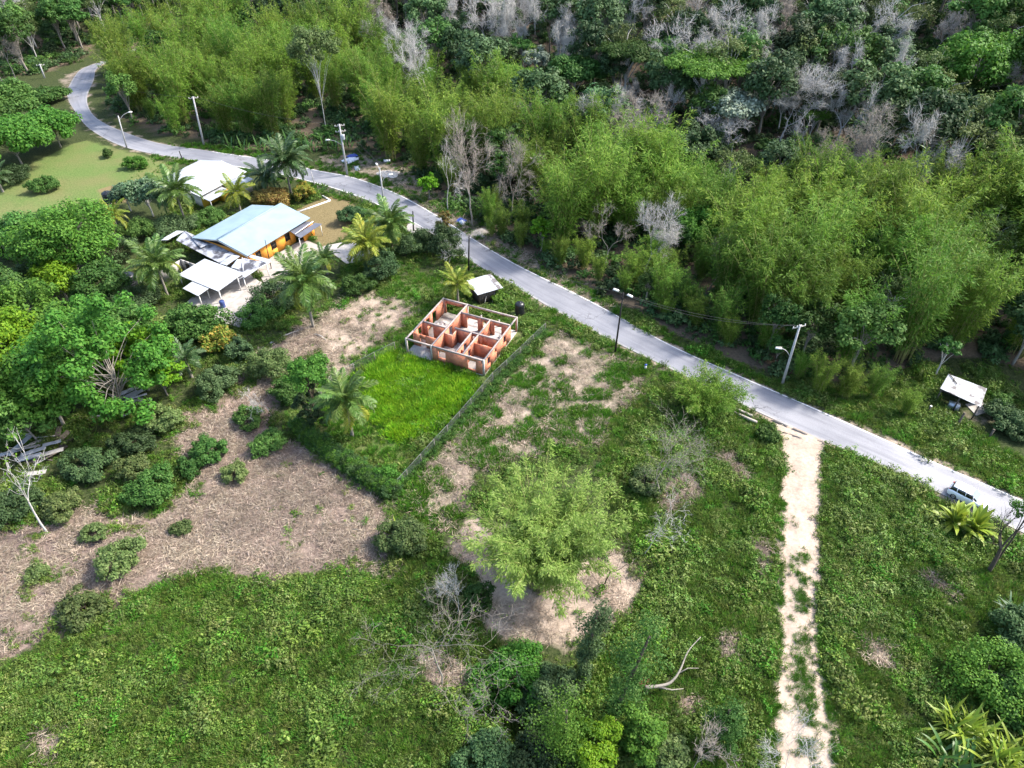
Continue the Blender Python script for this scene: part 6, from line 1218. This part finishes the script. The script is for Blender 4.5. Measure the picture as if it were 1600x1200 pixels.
P = np.stack([x, y, hz(x, y) - 0.02], -1); s1 = (0.55 + 0.85 * nz) * g.uniform(0.7, 1.2, len(x)) * np.where(soft(x, y, Z_LAWN, 1) > 0.5, 0.4, 1.0) * np.where(soft(x, y, Z_LIME, 1) > 0.5, 1.6, 1.0)
scatter('lime_grass', P[keep & lime], s1[keep & lime], [src_mesh('grass', 'grass_lime', 30 + i, 'grass') for i in range(3)], 'bright yellow-green grass inside the fenced lot')
scatter('green_grass', P[keep & ~lime], s1[keep & ~lime], [src_mesh('grass', 'grass_green', 40 + i, 'grass') for i in range(3)], 'fresh green grass tufts and verges'); print('grass', keep.sum())
x, y, px, py, g = cand(95000, -62, 75, 18, 110, 12); d = np.zeros_like(x)
for q in Z_FIELDS: d = np.maximum(d, 0.75 * soft(x, y, q, 0.8))
for q, f in [(Z_STRAW, 0.97), (Z_TAN, 0.97), (Z_SPARSE, 0.9)] + [(q, 0.9) for q in Z_PATCH]: d *= 1 - f * soft(x, y, q, 0.9)
d *= (~hard(x, y)) * (sdist(x, y, TRACKPOLY) < -0.1); keep = g.random(len(x)) < d
scatter('field_grass', np.stack([x, y, hz(x, y) - 0.02], -1)[keep], g.uniform(0.55, 1.25, keep.sum()), [src_mesh('field_grass', 'vine_leaf', 110, 'grass'), src_mesh('field_grass', 'weed_olive', 111, 'grass'), src_mesh('field_grass', 'grass_green', 112, 'grass')], 'rough grass growing between the weeds of the fields')
# track centre tufts
x, y, px, py, g = cand(26000, 15, 30, 18, 66, 3); td = sdist(x, y, TRACKPOLY); w_ = np.interp(y, TRL[::-1, 1], TRL[::-1, 0]); w2 = np.interp(y, TRR[::-1, 1], TRR[::-1, 0]); u = (x - w_) / (w2 - w_)
d = np.where(td > 0, 0.05 + 1.0 * np.exp(-((u - 0.55) / 0.13) ** 2) * sstep(60, 40, y) + 0.8 * sstep(0.86, 1.0, u) * sstep(50, 34, y), 0) * sstep(0.32, 0.5, vnoise(x, y, 1.3, 9)); d = np.maximum(d, 0.75 * ((td < 0.45) & (td > -0.7)) * sstep(0.3, 0.6, vnoise(x, y, 0.8, 10)))
keep = g.random(len(x)) < d; scatter('track_tufts', np.stack([x, y, hz(x, y) + 0.05], -1)[keep], g.uniform(0.3, 0.65, keep.sum()), [src_mesh('tuft', 'grass_green', 60 + i, 'grass') for i in range(2)], 'small grass tufts along the middle of the dirt track')
# dry straw
x, y, px, py, g = cand(75000, -62, 45, 20, 130, 4); d = 0.75 * soft(x, y, Z_STRAW, 1.2); d = np.maximum(d, 0.25 * soft(x, y, Z_TAN, 1)); d = np.maximum(d, 0.3 * soft(x, y, Z_DIRT, 1)); d = np.maximum(d, 0.25 * soft(x, y, Z_SPARSE, 1)); d = np.maximum(d, 0.3 * soft(x, y, Z_CLEAR, 1))
for q in Z_PATCH: d = np.maximum(d, 0.7 * soft(x, y, q, 0.7))
d *= 0.45 + 0.55 * sstep(0.3, 0.6, vnoise(x, y, 3.0, 11)); d *= ~hard(x, y)
keep = g.random(len(x)) < d; scatter('dry_straw', np.stack([x, y, hz(x, y)], -1)[keep], g.uniform(0.5, 1.3, keep.sum()), [src_mesh('straw', 'straw', 70 + i, 'straw') for i in range(4)], 'bleached dry straw and cut brush on bare soil'); print('straw', keep.sum())
# undergrowth below the forest and at its foot
x, y, px, py, g = cand(42000, -200, 200, 60, 320, 5); f = inpoly(px, py, FOREST_PX) | inpoly(px, py, FOREST_L); d = 0.5 * f * (sdist(x, y, ROADPOLY) < -3.6) * (y < 260)
keep = g.random(len(x)) < d; scatter('undergrowth', np.stack([x, y, hz(x, y)], -1)[keep], g.uniform(0.6, 1.5, keep.sum()), [src_mesh('undergrowth', 'dark_leaf', 80 + i, 'under') for i in range(3)] + [src_mesh('undergrowth', 'mid_leaf', 90, 'under')], 'dark undergrowth on the forest floor'); print('under', keep.sum())
# vines over the lot's lower fence
A, B, C_ = at(614, 775), at(540, 728), at(466, 672); g = np.random.default_rng(6); n = 2600; t = g.random(n); P = np.where(t[:, None] < 0.5, A + (B - A) * (t[:, None] * 2), B + (C_ - B) * (t[:, None] * 2 - 1)); P += np.c_[g.normal(0, 0.38, (n, 2)), g.uniform(0.0, 1.55, n)]
scatter('fence_vines', P, g.uniform(0.5, 0.95, n), [src_mesh('fence_vine', 'bright_leaf', 95, 'weed'), src_mesh('fence_vine', 'mid_leaf', 97, 'weed'), src_mesh('fence_vine', 'dark_leaf', 98, 'weed')], 'green vines smothering the lower chain-link fence')
A, B = at(614, 775), at(852, 520); n = 500; t = g.random(n) ** 0.8; P = A + (B - A) * t[:, None]; P += np.c_[g.normal(0, 0.25, (n, 2)), g.uniform(0, 0.5, n)]; P[:, 2] = hz(P[:, 0], P[:, 1]) + g.uniform(0, 0.6, n)
scatter('fence_weeds', P, g.uniform(0.4, 0.8, n), [src_mesh('fence_weed', 'mid_leaf', 99, 'weed')], 'weeds growing through the chain-link fence by the tufted clearing')
